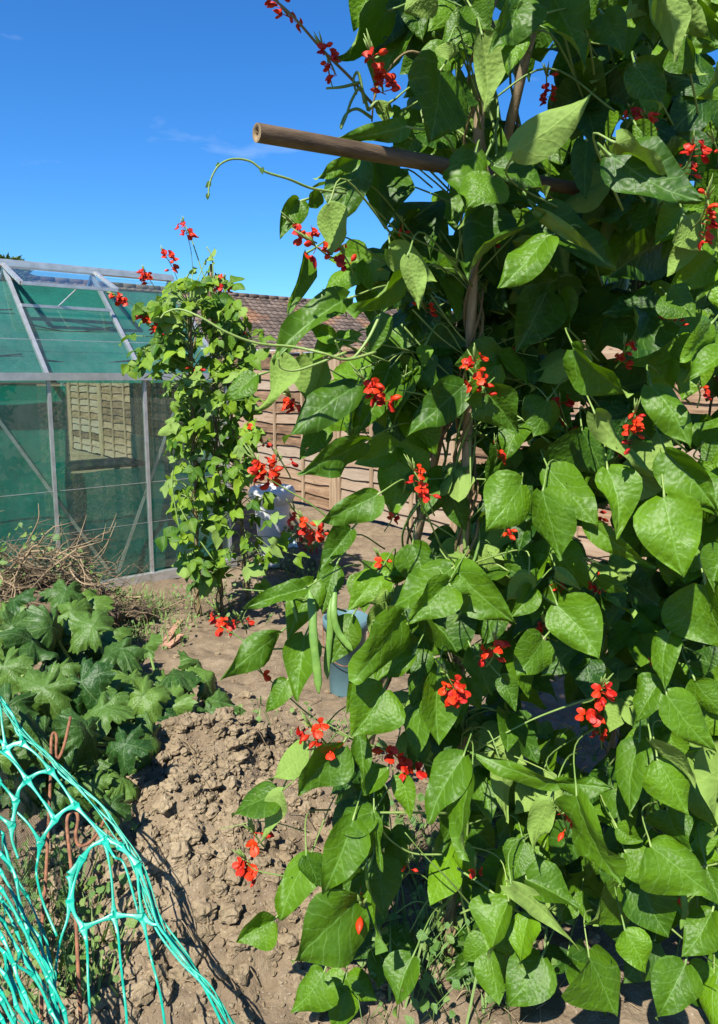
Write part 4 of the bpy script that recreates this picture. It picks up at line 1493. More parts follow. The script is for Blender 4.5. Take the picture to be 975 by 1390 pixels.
for i, (k, x, y, sx, sy, nb, s, sp, dz) in enumerate(FLW):
    z = zsurf(x, y) + dz
    if k == 0 and x < 470 and y < 130:
        z = 1.06
    flower_cluster(beans[k]['root'], spline([W(sx, sy, z + .05), W((sx + x) / 2 + 3, (sy + y) / 2, z + .02), W(x, y - s * .5, z)], 5), nb + (2 if nb > 4 else 0), s / F * z * .84, sp * 1.45 / F * z, 300 + i, 9)
rnd = random.Random(88)
for i in range(18):
    x, y = rnd.uniform(480, 960), rnd.uniform(120, 1230)
    z = zsurf(x, y) + rnd.uniform(.0, .1)
    k = plant_of(x, y)
    flower_cluster(beans[k]['root'], spline([W(x + rnd.uniform(-25, 25), y + 28, z + .04), W(x + 2, y + 12, z + .02), W(x, y, z)], 5), rnd.randint(2, 5), .0145, .03, 1300 + i, 6)


# pods
def pod(k, pts, w, name='bean_pod'):
    p = pxpath(pts)
    n = len(p)
    mb = MB()
    rad = []
    for i in range(n):
        t = i / (n - 1)
        r = w * min(1, (t + .03) * 6) * min(1, (1.02 - t) * 5) ** .8
        rad.append(max(.0006, r * (1 + .06 * math.sin(t * 30))))
    mb.tube(p, rad, 10, .5, flat=.45, nrm=(0, -1, .1))
    adopt(mb.build(name, 'pod'), beans[k]['root'])


pod(0, [(420, 800, 1.33), (424, 830, 1.31), (426, 870, 1.30), (431, 915, 1.30), (433, 942, 1.30)], .0080)
pod(0, [(455, 800, 1.36), (449, 830, 1.34), (448, 860, 1.34), (444, 900, 1.34), (445, 922, 1.34)], .0064)
pod(0, [(456, 795, 1.35), (453, 830, 1.33), (458, 855, 1.33), (470, 872, 1.33), (479, 884, 1.33)], .0066)
pod(2, [(700, 520, 1.5), (705, 540, 1.5), (700, 570, 1.5)], .005)
pod(2, [(786, 210, 1.42), (790, 240, 1.42), (792, 268, 1.42)], .006)
pod(3, [(930, 1190, 1.46), (928, 1215, 1.44), (930, 1240, 1.44), (924, 1262, 1.44)], .0075)
pod(0, [(392, 790, 1.34), (395, 812, 1.33), (400, 830, 1.33), (404, 845, 1.33)], .003)

for pl in beans:
    adopt(pl['stem'].build('stem', 'stem'), pl['root'])
    adopt(pl['old'].build('old_stem', 'stem_brown'), pl['root'])
    if pl['fol'].n:
        adopt(pl['fol'].build('foliage', 'bean_fill'), pl['root'])

# ------------------------------------------------------------------ second bean wigwam beside the greenhouse
w_bases = [(270, 838), (300, 835), (338, 812)]
w_tops = [(258, 420, 4.05), (287, 370, 4.25), (300, 400, 4.4)]
wl = ['thin cane at the left of the bean clump beside the greenhouse', 'middle thin cane of the bean clump beside the greenhouse', 'thin cane nearest the white urn in the bean clump']
wp = []
for (bx, by), (tx, ty, tz), lab in zip(w_bases, w_tops, wl):
    a, b = G(bx, by), W(tx, ty, tz)
    cane('bamboo_cane', a + below, b, .05, .010, .007, lab, 'stem_brown', group='canes of the bean clump by the greenhouse')
    wp.append((a, b))
P2 = [(258, 372), (300, 380), (340, 440), (346, 500), (345, 560), (348, 640), (372, 720), (385, 765), (330, 795), (262, 800), (232, 720), (224, 640), (222, 600), (240, 545), (212, 505), (178, 495), (190, 440), (215, 400)]
labs = ['leafy bean vine on the left of the clump against the greenhouse glass', 'leafy bean vine on the right of the clump before the tiled roof']
far = []
for k in range(2):
    a = wp[0][0] if k == 0 else wp[2][0]
    far.append(dict(root=thing('runner_bean_plant', labs[k], 'bean plant', (a.x, a.y, 0), 0, 'beans of the clump by the greenhouse'), fol=MB(), stem=MB(), old=MB()))
rnd = random.Random(11)
cnt = 0
while cnt < 780:
    px, py = rnd.uniform(170, 390), rnd.uniform(368, 800)
    if not in_poly(px, py, P2):
        continue
    if py > 640 and rnd.random() < .5:
        continue
    if rnd.random() < .45:
        px, py = px + rnd.gauss(0, 15), py + rnd.gauss(-6, 16)
    zc = 4.2 + rnd.uniform(-.3, .35)
    p = W(px, py, zc)
    if p.z < .08:
        continue
    pl = far[0 if px < 285 else 1]
    base = trifoliate(pl['fol'], p, rnd.uniform(.055, .115), (-.35, -.65, .5), rnd.uniform(.4, 1.1), None, rnd, 5, 8, under=rnd.random() < .2)
    cnt += 2
    if cnt % 2 == 0:
        q = wp[0 if px < 285 else (1 if py < 560 else 2)]
        t = max(0, min(1, (base.z - .1) / q[1].z))
        tgt = q[0].lerp(q[1], t)
        pl['stem'].tube(spline([base, base.lerp(tgt, .5) + Vector((0, 0, .03)), tgt], 4), .003, 4, rnd.random())
for k, q in enumerate(wp):
    pl = far[0 if k == 0 else 1]
    for j in range(3):
        pts = []
        for i in range(60):
            t = i / 59
            c = q[0].lerp(q[1], t)
            a = j * 2 + t * 30
            pts.append(c + Vector((math.cos(a), math.sin(a), 0)) * (.016 + .01 * math.sin(t * 13 + j)))
        pl['old'].tube(pts, .0045, 5, rnd.random())
spikes = [(0, 250, 305, 262, 370), (0, 224, 345, 245, 395), (0, 196, 370, 215, 405), (0, 158, 402, 190, 420), (1, 305, 380, 295, 415), (0, 186, 425, 205, 440), (0, 200, 430, 215, 450), (0, 207, 445, 222, 455),
          (1, 325, 455, 310, 470), (1, 262, 498, 270, 510), (1, 335, 580, 325, 590), (1, 300, 440, 290, 460), (1, 362, 600, 340, 610)]
for i, (k, x, y, sx, sy) in enumerate(spikes):
    far_ = far[k]
    flower_cluster(far_['root'], spline([W(sx, sy, 4.2), W((x + sx) / 2 + 3, (y + sy) / 2, 4.15), W(x, y, 4.1)], 5), 9 if y < 440 else 5, .040, .10 if y < 420 else .06, 700 + i, 6)
for pts in ([(290, 380, 4.2), (288, 350, 4.2), (281, 335, 4.2)], [(280, 385, 4.2), (262, 330, 4.2), (252, 306, 4.2)], [(300, 400, 4.2), (320, 420, 4.2), (335, 470, 4.2)],
            [(260, 600, 4.1), (235, 640, 4.0), (240, 700, 4.0), (255, 760, 4.0)], [(245, 690, 4.0), (262, 720, 4.0), (290, 760, 4.0)]):
    far[0]['stem'].tube(pxpath(pts), .004, 5, .6)
for pl in far:
    adopt(pl['fol'].build('foliage', 'far_leaf'), pl['root'])
    adopt(pl['stem'].build('stem', 'stem'), pl['root'])
    adopt(pl['old'].build('old_stem', 'stem_brown'), pl['root'])


# ------------------------------------------------------------------ squash bed
def squash_leaf(mb, c, nrm, fwd, size, rnd, tone):
    nrm = Vector(nrm).normalized()
    fwd = Vector(fwd)
    fwd = (fwd - nrm * fwd.dot(nrm)).normalized()
    rt = fwd.cross(nrm)
    seg, rings = 110, 7
    vs, uv = [], []
    ph = rnd.uniform(0, 6.28)
    lobes = 5
    so = Vector((rnd.uniform(-50, 50), rnd.uniform(-50, 50), rnd.uniform(-50, 50)))
    for j in range(rings + 1):
        q = j / rings
        for k in range(seg):
            th = (k / seg) * 2 * math.pi - math.pi       # 0 = forward, +-pi = sinus at the stalk
            at = abs(th)
            body = 1.0 - .22 * (at / math.pi)
            lob = .60 + .42 * abs(math.cos(th * lobes / 2 * .92)) ** .75
            sinus = 1 - .60 * math.exp(-((math.pi - at) / .34) ** 2)
            ser = 1 + .16 * (((k * .23 + ph) % 1.0) - .5) + .05 * math.sin(k * .9 + ph * 2)
            r = size * .5 * body * (1 - q * .999 + q * lob) * sinus * (1 + (ser - 1) * q)
            r *= q
            x, y = math.sin(th) * r, math.cos(th) * r
            ridge = .05 * size * q * (abs(math.cos(th * lobes / 2 * .92)) - .55)
            ridge *= .6
            z = -.18 * size * q ** 2.2 + ridge + .07 * size * q * math.sin(th * 2 + ph) + size * q * (.16 * mnoise.noise(Vector((x / size * 3.2, y / size * 3.2, 0)) + so) + .07 * mnoise.noise(Vector((x / size * 8, y / size * 8, 3)) + so)) + .04 * size * math.sin(x / size * 5 + ph) * q
            vs.append(tuple(Vector(c) + rt * x + fwd * y + nrm * z))
            uu = (x / size) * .9
            uv.append((abs(math.sin(th * 2.5)) * q * .45, q))
    fs = []
    for j in range(rings):
        for k in range(seg):
            k2 = (k + 1) % seg
            fs.append((j * seg + k, j * seg + k2, (j + 1) * seg + k2, (j + 1) * seg + k))
        # orient upwards
    a, b_, c_ = (Vector(vs[i]) for i in (fs[seg * 3][0], fs[seg * 3][1], fs[seg * 3][2]))
    if (b_ - a).cross(c_ - a).dot(nrm) < 0:
        fs = [f[::-1] for f in fs]
    mb.add(vs, fs, uv, tone)


SQ = [(-60, 800), (0, 785), (50, 770), (95, 800), (150, 830), (195, 850), (225, 880), (250, 905), (262, 950), (300, 990), (312, 1012), (260, 1022), (205, 1035), (180, 1060), (165, 1110), (120, 1110), (60, 1080), (-60, 1090)]
sq_spec = [(G(40, 985), 'broad leaved squash plant behind the green mesh, its crown shaded'), (G(200, 1010), 'dark squash plant spilling over the soil path beside the clods'),
           (G(80, 880), 'pale veined squash plant below the heap of dry brushwood')]
sq = []
for a, lab in sq_spec:
    sq.append(dict(root=thing('squash_plant', lab, 'squash plant', (a.x, a.y, 0), 0, 'squash plants in the bed'), a=a, stem=MB(), n=0))
rnd = random.Random(21)
pts_done = []
cand = []
hero_sq = [(45, 870, 84), (100, 830, 70), (15, 850, 60), (110, 925, 84), (165, 880, 70), (125, 850, 70), (60, 935, 90), (195, 945, 72), (118, 990, 92), (170, 1010, 66), (165, 1055, 66), (125, 1060, 50), (250, 985, 80),
           (285, 1005, 66), (235, 915, 66), (225, 960, 80), (140, 960, 80), (90, 800, 60), (5, 905, 70), (60, 1000, 90), (10, 960, 80), (30, 1060, 80), (90, 1060, 80), (205, 1000, 76), (180, 920, 70), (300, 1000, 62), (308, 978, 58), (296, 952, 62), (280, 925, 64), (268, 900, 58), (270, 1000, 70), (262, 960, 70), (70, 850, 80), (150, 1095, 50), (20, 815, 60), (245, 940, 60), (285, 975, 56), (-30, 870, 80), (-30, 950, 90), (-20, 1030, 90)]
for x, y, s in hero_sq:
    cand.append((x, y, s, True))
while len(cand) < 105:
    x, y = rnd.uniform(-60, 312), rnd.uniform(770, 1110)
    if in_poly(x, y, SQ):
        cand.append((x, y, rnd.uniform(45, 78), False))
for x, y, s, hero in cand:
    edge = max(0, min(1, (x - 150) / 160))
    h = (.46 - .36 * edge) * (1 if hero else rnd.uniform(.35, .85))
    if y > 1040:
        h *= .7
    c = G(x, y, max(.07 if x < 255 else .15, h))
    dist = (c - EYE).dot(FWD)
    size = s / F * dist * 1.12
    k = min(range(3), key=lambda q: (sq[q]['a'] - c).length)
    outv = Vector((c.x - sq[k]['a'].x, c.y - sq[k]['a'].y, 0))
    if outv.length < .05:
        outv = Vector((.5, -.5, 0))
    outv.normalize()
    nrm = Vector((-.10 + outv.x * .35 + rnd.uniform(-.6, .6), -.35 + outv.y * .25 + rnd.uniform(-.55, .55), .8))
    nrm += Vector((.55, .25, -.1)) * edge * rnd.uniform(.3, 1.3)
    if rnd.random() < .3:
        nrm += Vector((rnd.uniform(.2, .9), .2, -.2))
    fwd = outv + Vector((rnd.uniform(-.7, .7), rnd.uniform(-.7, .7), -.2))
    mb = MB()
    squash_leaf(mb, c, nrm, fwd, size, rnd, rnd.random())
    adopt(mb.build('leaf', 'squash_leaf'), sq[k]['root'])
    g = sq[k]['a'] + Vector((rnd.uniform(-.25, .25), rnd.uniform(-.25, .25), .01))
    cc = c - nrm.normalized() * .01
    sq[k]['stem'].tube(spline([g, Vector((lerp(g.x, c.x, .6), lerp(g.y, c.y, .6), c.z * .55)), cc], 6), [.010, .009, .009, .008, .008, .007, .007, .006, .006, .006, .006, .006, .006], 7, rnd.random())
for q in sq:
    adopt(q['stem'].build('leaf_stalk', 'stem'), q['root'])

# bright seedling at the edge of the bed
g = G(213, 1040)
sd = thing('seedling', 'small bright yellow green seedling at the foot of the dark squash plant', 'seedling', (g.x, g.y, 0))
mb = MB()
for (x, y, w_) in ((208, 1024, 30), (226, 1026, 26), (212, 1036, 26), (246, 1036, 30), (235, 1018, 24)):
    p = G(x, y, .13)
    rand_leaf(mb, p, .065, (-.2, -.6, .8), .3, .95, rnd, 7, 9)
adopt(mb.build('foliage', 'weed'), sd)
mb = MB()
for x, y in ((208, 1024), (226, 1026), (246, 1036)):
    mb.tube(spline([g, G(x, y, .07), G(x, y, .13)], 4), .0025, 5)
adopt(mb.build('stem', 'stem'), sd)

# ------------------------------------------------------------------ weeds (uncountable)
mb = MB()
rnd = random.Random(31)


def weed_tuft(x, y, h, n, spread, leafy=.5):
    z0 = hz(x, y)
    for _ in range(n):
        a = rnd.uniform(0, 6.28)
        b0 = Vector((x + rnd.gauss(0, spread), y + rnd.gauss(0, spread), z0))
        hh = h * rnd.uniform(.4, 1.1)
        tip = b0 + Vector((math.cos(a) * hh * .6, math.sin(a) * hh * .6, hh))
        if rnd.random() < leafy:
            rand_leaf(mb, tip, rnd.uniform(.012, .034), (-.2, -.5, .9), .3, rnd.random(), rnd, 3, 5)
            mb.tube([b0, tip], .0012, 3, .4)
        else:
            sd_ = Vector((-math.sin(a), math.cos(a), 0)) * .003
            m_ = b0.lerp(tip, .55) + Vector((0, 0, hh * .15))
            mb.add([tuple(b0 - sd_), tuple(b0 + sd_), tuple(m_ + sd_), tuple(m_ - sd_), tuple(tip)], [(0, 1, 2, 3), (3, 2, 4)], [(0, .1), (.1, .1), (.1, .5), (0, .5), (0, .9)], rnd.random())


for _ in range(60):
    p = G(rnd.uniform(120, 250), rnd.uniform(812, 880))
    weed_tuft(p.x, p.y, rnd.uniform(.04, .12), 10, .05, .22)
for _ in range(20):
    p = G(rnd.uniform(250, 350), rnd.uniform(790, 850))
    weed_tuft(p.x, p.y, rnd.uniform(.04, .12), 7, .05, .7)
for _ in range(60):
    p = G(rnd.uniform(520, 720), rnd.uniform(1070, 1390))
    weed_tuft(p.x, p.y, rnd.uniform(.06, .22), 10, .05, .6)
for _ in range(20):
    p = G(rnd.uniform(300, 520), rnd.uniform(960, 1060))
    weed_tuft(p.x, p.y, rnd.uniform(.03, .07), 6, .04, .6)
for _ in range(30):
    p = G(rnd.uniform(720, 960), rnd.uniform(1000, 1250))
    weed_tuft(p.x, p.y, rnd.uniform(.05, .15), 7, .05, .6)
for _ in range(24):
    p = G(rnd.uniform(330, 430), rnd.uniform(745, 800))
    weed_tuft(p.x, p.y, rnd.uniform(.08, .2), 9, .07, .8)
for _ in range(50):
    p = G(rnd.uniform(0, 160), rnd.uniform(1230, 1390))
    weed_tuft(p.x, p.y, rnd.uniform(.04, .14), 8, .05, .6)
tag(mb.build('weeds', 'weed'), 'low green weeds scattered over the dry soil', 'weeds', kind='stuff')

# ------------------------------------------------------------------ brushwood heap
bp = G(50, 872)
bh = thing('brushwood_heap', 'heap of dry pruned twigs piled before the greenhouse wall', 'brush heap', (bp.x, bp.y, 0))
mb = MB()
rnd = random.Random(51)
cz = bp
for k in range(1150):
    u, v = rnd.gauss(-.04, .24), rnd.gauss(0, .15)
    hmax = .52 * math.exp(-(u / .42) ** 2)
    base = Vector((bp.x + u * .80 - v * .55, bp.y + u * .58 + v * .7, rnd.uniform(.0, hmax) + .02))
    a = rnd.gauss(.3, .8)
    L = rnd.uniform(.12, .42)
    el = rnd.gauss(.1, .45)
    d = Vector((math.cos(a) * math.cos(el), math.sin(a) * math.cos(el) * .8, math.sin(el)))
    if rnd.random() < .4:
        d.x, d.y = -d.x, -d.y
    e = base + d * L
    e.z = max(.02, e.z)
    m_ = base.lerp(e, .5) + Vector((rnd.uniform(-1, 1), rnd.uniform(-1, 1), rnd.uniform(-.4, 1))) * L * .28
    r = rnd.choice((.0016, .0020, .0026, .0042))
    mb.tube(spline([base, m_, e], 4), [r * (1 - .6 * i / 8) for i in range(9)], 4, rnd.random())
    if rnd.random() < .5:
        s_ = m_ + Vector((rnd.uniform(-1, 1), rnd.uniform(-1, 1), rnd.uniform(-.2, 1))) * L * .35
        s_.z = max(.02, s_.z)
        mb.tube([m_, s_], [r * .6, r * .3], 3, rnd.random())
for k in range(22):
    u, v = rnd.gauss(0, .30), rnd.gauss(-.12, .1)
    base = Vector((bp.x + u * .80 - v * .55, bp.y + u * .58 + v * .7, .15 + .42 * math.exp(-(u / .5) ** 2) * rnd.uniform(.5, 1.1)))
    pts = [base]
    d = Vector((rnd.uniform(-1, 1), rnd.uniform(-.8, .2), rnd.uniform(-.5, .4))).normalized()
    for q in range(4):
        d = (d + Vector((rnd.uniform(-.5, .5), rnd.uniform(-.5, .5), rnd.uniform(-.45, .35)))).normalized()
        pts.append(pts[-1] + d * rnd.uniform(.06, .13))
        pts[-1].z = max(.03, pts[-1].z)
        mb.tube([pts[-1], pts[-1] + (d + Vector((rnd.uniform(-1, 1), rnd.uniform(-1, 1), rnd.uniform(-.5, 1)))) * .08], [.003, .001], 4, .9)
    mb.tube(spline(pts, 5), [.0062 * (1 - .6 * i / 20) for i in range(21)], 6, rnd.uniform(.7, 1))
o = adopt(mb.build('twigs', 'twig'), bh)
o['kind'] = 'stuff'
mb = MB()
for k in range(260):
    u, v = rnd.gauss(-.1, .36), rnd.gauss(0, .14)
    p = Vector((bp.x + u * .80 - v * .55, bp.y + u * .58 + v * .7, .62 * math.exp(-(u / .50) ** 2) * rnd.uniform(.4, 1.05) + .03))
    rand_leaf(mb, p, rnd.uniform(.02, .05), (-.3, -.6, .6), .3, rnd.random(), rnd, 3, 5)
o = adopt(mb.build('clinging_leaves', 'weed'), bh)
mb = MB()
for k in range(46):   # dark brown lumps in the core of the heap
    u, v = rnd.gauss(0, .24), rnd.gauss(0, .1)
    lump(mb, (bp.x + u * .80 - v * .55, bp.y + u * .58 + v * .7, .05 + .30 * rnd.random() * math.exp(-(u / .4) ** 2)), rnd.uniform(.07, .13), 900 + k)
adopt(mb.build('heap_core', 'bark'), bh)

# ------------------------------------------------------------------ small objects
p = G(470, 938)
bk = thing('bucket', 'slate blue plastic bucket with grey rim behind the hanging pods', 'bucket', (p.x, p.y, 0))
sc_ = (p - EYE).dot(FWD) / F
rt_, hb_ = 29 * sc_, 104 * sc_
mb = MB()
mb.lathe([(.001, .0), (rt_ * .74, .0), (rt_ * .76, .01), (rt_ * .97, hb_ * .93), (rt_ * 1.0, hb_ * .93), (rt_ * 1.0, hb_ * .86), (rt_ * 1.07, hb_ * .86), (rt_ * 1.08, hb_), (rt_ * 1.02, hb_ + .004), (rt_ * .98, hb_), (rt_ * .93, hb_ * .86), (rt_ * .9, hb_ * .84), (.001, hb_ * .84)], 40)
mb.build('body', 'bucket', bk)
mb = MB()
mb.lathe([(.001, hb_ * .845), (rt_ * .6, hb_ * .86), (rt_ * .91, hb_ * .85)], 30)
mb.build('compost', 'soil', bk)
mb = MB()
mb.tube(spline([(rt_ * 1.08, 0, hb_ * .93), (rt_ * .9, -rt_ * .8, hb_ * .62), (0, -rt_ * 1.2, hb_ * .48), (-rt_ * .9, -rt_ * .8, hb_ * .62), (-rt_ * 1.08, 0, hb_ * .93)], 8), .0025, 6)
mb.build('handle', 'rust', bk)

p = G(371, 766)
ur = thing('urn', 'white plastic urn planter with thick rolled rim standing against the fence', 'urn', (p.x, p.y, 0))
s = (p - EYE).dot(FWD) / F
mb = MB()
mb.lathe([(.001, 0), (20 * s, 0), (21 * s, 3 * s), (19 * s, 8 * s), (17 * s, 14 * s), (19 * s, 30 * s), (22 * s, 60 * s), (24 * s, 84 * s)], 36)
mb.build('body', 'urn', ur)
mb = MB()
mb.lathe([(24 * s, 84 * s), (28 * s, 88 * s), (31 * s, 94 * s), (31.5 * s, 100 * s), (29 * s, 106 * s), (26 * s, 107 * s), (24 * s, 104 * s), (23 * s, 92 * s), (.001, 90 * s)], 36)
mb.build('rim', 'urn', ur)

p = G(388, 768)
mb = MB()
nu_, nv_ = 12, 16
vs = []
for j in range(nv_ + 1):
    for i in range(nu_ + 1):
        t = j / nv_
        u = i / nu_ - .5
        vs.append((u * (.07 + .05 * t) + .07 * math.sin(t * 3), -.10 * math.sin(t * 2.4) + .012 * math.sin(u * 9 + t * 3), .24 - .2 * t ** 1.3 + .02 * math.sin(t * 9) * u))
fs = [(j * (nu_ + 1) + i, j * (nu_ + 1) + i + 1, (j + 1) * (nu_ + 1) + i + 1, (j + 1) * (nu_ + 1) + i) for j in range(nv_) for i in range(nu_)]
mb.add(vs, fs)
o = mb.build('cloth', 'cloth')
o.location = (p.x, p.y, 0)
tag(o, 'pale blue cloth draped at the end of the flower trough', 'cloth')

p = G(415, 776)
tr = thing('flower_trough', 'dark trough of small bedding flowers on the ground beyond the pods', 'planter', (p.x, p.y, 0), FA)
mb = MB()
mb.box(0, 0, .08, .55, .18, .16)
mb.box(0, 0, .165, .57, .20, .02)
mb.build('box', 'mdf', tr, False)
mb = MB()
for k in range(110):
    q_ = Vector((rnd.uniform(-.26, .26), rnd.uniform(-.1, .1), rnd.uniform(.18, .34)))
    rand_leaf(mb, q_, rnd.uniform(.03, .06), (.2, -.6, .7), .4, rnd.random(), rnd, 3, 5)
mb.build('foliage', 'weed', tr)
for k in range(12):
    mb = MB()
    q_ = Vector((rnd.uniform(-.24, .24), rnd.uniform(-.12, .0), rnd.uniform(.26, .36)))
    mb.tube([(q_.x, q_.y + .02, .18), tuple(q_)], .002, 4)
    blossom_mesh(mb, q_, (.2, -1, .4), .035, rnd)
    mb.build('blossom', 'petal', tr)

for k, (x0, y0, x1, y1, lab) in enumerate(((222, 876, 245, 842, 'longer reddish timber offcut lying on the soil'), (228, 878, 247, 862, 'short reddish timber offcut beneath the longer one'))):
    a, b_ = G(x0, y0, .012), G(x1, y1, .03)
    mb = MB()
    mb.bar(a, b_, .035, .014)
    tag(mb.build('timber_offcut', 'terracotta', None, False), lab, 'wood offcut')

# thin stake behind the bucket
a, b_ = G(503, 955), W(512, 800, 2.9)
mb = MB()
mb.tube([a, b_], .006, 7)
tag(mb.build('garden_stake', 'black_net'), 'thin black garden stake stuck in the soil by the bucket', 'stake')

# flat stone beyond the clods
p = G(338, 1040)
mb = MB()
lump(mb, (p.x, p.y, hz(p.x, p.y) + .015), .055, 61, True, .45)
tag(mb.build('stone', 'clod', None, False), 'flat pale stone resting on the far side of the clod heap', 'stone')

# ------------------------------------------------------------------ rusty pins and green mesh
def nz_(py):
    return 1.95 - (py - 955) / 345 * .40


def nw(zx, zy, dz=0.0):
    """a point read off the enlarged lower left corner of the photograph"""
    px, py = zx / 3.61, 930 + zy / 3.61
    return W(px, py, nz_(py) + dz)


def rod(pts, label, dz):
    p = [W(x, y, nz_(y) + dz + zz) for x, y, zz in pts]
    foot = p[0].copy()
    d = (p[0] - p[1]).normalized()
    d = (d + Vector((0, 0, -1.2))).normalized()
    foot = p[0] + d * ((p[0].z + .12) / -d.z)
    path = [foot] + p
    mb = MB()
    mb.tube(spline(path, 10), .0042, 10)
    o = mb.build('netting_pin', 'rust')
    return tag(o, label, 'steel pin', 'rusty steel pins holding the mesh')


rod([(57, 1275, .0), (62, 1200, 0), (66, 1120, 0), (69, 1050, 0), (70, 1005, 0), (73, 995, .004), (77, 1001, .010), (76, 1022, .014), (79, 1030, .016), (86, 1016, .018), (92, 992, .02), (96, 973, .02)],
    'rusty steel pin with open hook standing further back among the squash leaves', .06)
rod([(106, 1310, 0), (104, 1260, 0), (99, 1200, 0), (95, 1160, 0), (91, 1118, 0), (95, 1104, .003), (103, 1102, .008), (106, 1112, .012), (103, 1134, .015), (107, 1147, .018), (118, 1146, .02), (131, 1134, .022), (143, 1111, .024)],
    'rusty steel pin with rounded loop nearest the camera under the mesh', .01)

net = thing('barrier_mesh', 'turquoise green plastic barrier mesh draped over rusty pins', 'plastic mesh', W(100, 1290, 1.2) * 1)
net.location.z = 0
nm = MB()
NN = (0.25, -.75, .6)


def strand(pts, w=.0027, wk=.0115, ends=(1, 1), tone=None):
    p = spline(pts, 7)
    n = len(p)
    lens = [0]
    for i in range(1, n):
        lens.append(lens[-1] + (p[i] - p[i - 1]).length)
    T = lens[-1]
    rad = []
    for l in lens:
        r = w
        if ends[0]:
            r += (wk - w) * math.exp(-l / .013)
        if ends[1]:
            r += (wk - w) * math.exp(-(T - l) / .013)
        rad.append(r)
    nm.tube(p, rad, 8, rnd.random() if tone is None else tone, flat=-.0008, nrm=NN)


ND = {1: (30, 315), 2: (135, 465), 3: (270, 660), 4: (80, 570), 5: (60, 690), 6: (200, 775), 7: (250, 420), 8: (370, 590), 9: (405, 850), 10: (515, 760), 11: (410, 1190), 12: (560, 1130), 13: (700, 1140), 14: (345, 930),
      15: (345, 1060), 16: (675, 880), 17: (110, 285), 18: (590, 790)}
ED = [(1, 2, (80, 380)), (2, 3, (205, 560)), (2, 7, (190, 430)), (7, 8, (310, 500)), (3, 8, (315, 615)), (8, 10, (460, 690)), (10, 16, (590, 790)), (10, 9, (450, 790)), (9, 14, (375, 885)), (14, 15, (348, 990)), (10, 12, (545, 930)),
      (11, 12, (490, 1155)), (12, 13, (640, 1130)), (13, 16, (680, 1000)), (2, 4, (95, 510)), (4, 5, (70, 630)), (3, 6, (225, 725)), (9, 15, (370, 950)), (15, 11, (370, 1130)), (1, 17, (70, 290)), (17, 7, (180, 340)), (8, 18, (480, 700)), (18, 16, (640, 840))]
for a, b_, m_ in ED:
    strand([nw(*ND[a]), nw(*m_, dz=rnd.uniform(-.004, .004)), nw(*ND[b_])])
for a, path in ((11, [(425, 1260), (430, 1340), (432, 1450), (440, 1600), (450, 2100)]), (12, [(580, 1230), (590, 1340), (605, 1480), (620, 1620), (650, 2100)]), (13, [(720, 1240), (742, 1340), (770, 1450), (800, 1600), (860, 2100)]), (1, [(10, 280), (-40, 250)]), (1, [(12, 200), (0, 100), (-30, 40)]),
                (4, [(40, 520), (-30, 440)]), (5, [(20, 660), (-30, 620)]), (5, [(60, 760), (90, 850)]), (6, [(185, 860), (180, 930), (210, 1060), (280, 1230)]), (6, [(140, 680), (60, 600)]), (16, [(730, 1030), (770, 1165), (830, 1250), (900, 1340), (1000, 1480), (1150, 1800), (1250, 2100)]),
                (13, [(745, 1170), (775, 1175)]), (15, [(330, 1150), (300, 1240), (280, 1340), (270, 1500), (260, 2000)]), (17, [(95, 220), (60, 140), (10, 80)]), (3, [(240, 600), (200, 555)]), (2, [(60, 370), (-20, 310)]), (10, [(560, 840), (610, 880), (680, 1120)])):
    strand([nw(*ND[a])] + [nw(*q_, dz=rnd.uniform(-.01, .01)) for q_ in path], ends=(1, 0))
# the mesh runs on to the left, out of the picture
gn = {}
for i in range(5):
    for j in range(8):
        gn[i, j] = (-20 - 95 * i + rnd.uniform(-14, 14), -60 + 105 * j + 18 * i + rnd.uniform(-16, 16))
for (i, j), a_ in gn.items():
    for q in ((i + 1, j), (i, j + 1)):
        if q in gn:
            b_ = gn[q]
            strand([nw(*a_), nw((a_[0] + b_[0]) / 2 + rnd.uniform(-8, 8), (a_[1] + b_[1]) / 2 + rnd.uniform(-8, 8), dz=.004), nw(*b_)])
# gathered selvedge running down the draped edge
edge = [(-40, 20), (40, 130), (110, 235), (210, 335), (330, 440), (470, 590), (580, 720), (680, 900), (770, 1160), (900, 1335), (1020, 1480), (1150, 1720), (1230, 2050)]
for s in range(5):
    off = [(rnd.uniform(-26, 26), rnd.uniform(-16, 16)) for _ in edge]
    strand([nw(x + ox, y + oy, dz=.004 * s) for (x, y), (ox, oy) in zip(edge, off)], w=rnd.choice((.0014, .0020, .0026)), ends=(0, 0))
# the part hanging towards the lens, seen edge on
rows = []
for s in range(12):
    y0 = 700 + s * 82 + rnd.uniform(-18, 18)
    k_ = rnd.uniform(.85, 1.15)
    path = [(-70, y0 - 90), (15, y0 + 40), (75 * k_, y0 + 190), (140 * k_, y0 + 330), (215 * k_, y0 + 470), (275 * k_, y0 + 640), (310 * k_, y0 + 900), (330, y0 + 1300)]
    path = [(x + rnd.uniform(-14, 14), y + rnd.uniform(-22, 22)) for x, y in path]
    zz = rnd.uniform(-.10, .0)
    rows.append((path, zz))
    for a_, b_ in zip(path[:-1], path[1:]):
        mx, my = (a_[0] + b_[0]) / 2 + rnd.uniform(-8, 10), (a_[1] + b_[1]) / 2 + rnd.uniform(-10, 6)
        strand([nw(*a_, dz=zz), nw(mx, my, dz=zz + rnd.uniform(-.006, .006)), nw(*b_, dz=zz)], w=rnd.choice((.0018, .0024, .0030)), wk=.0048)
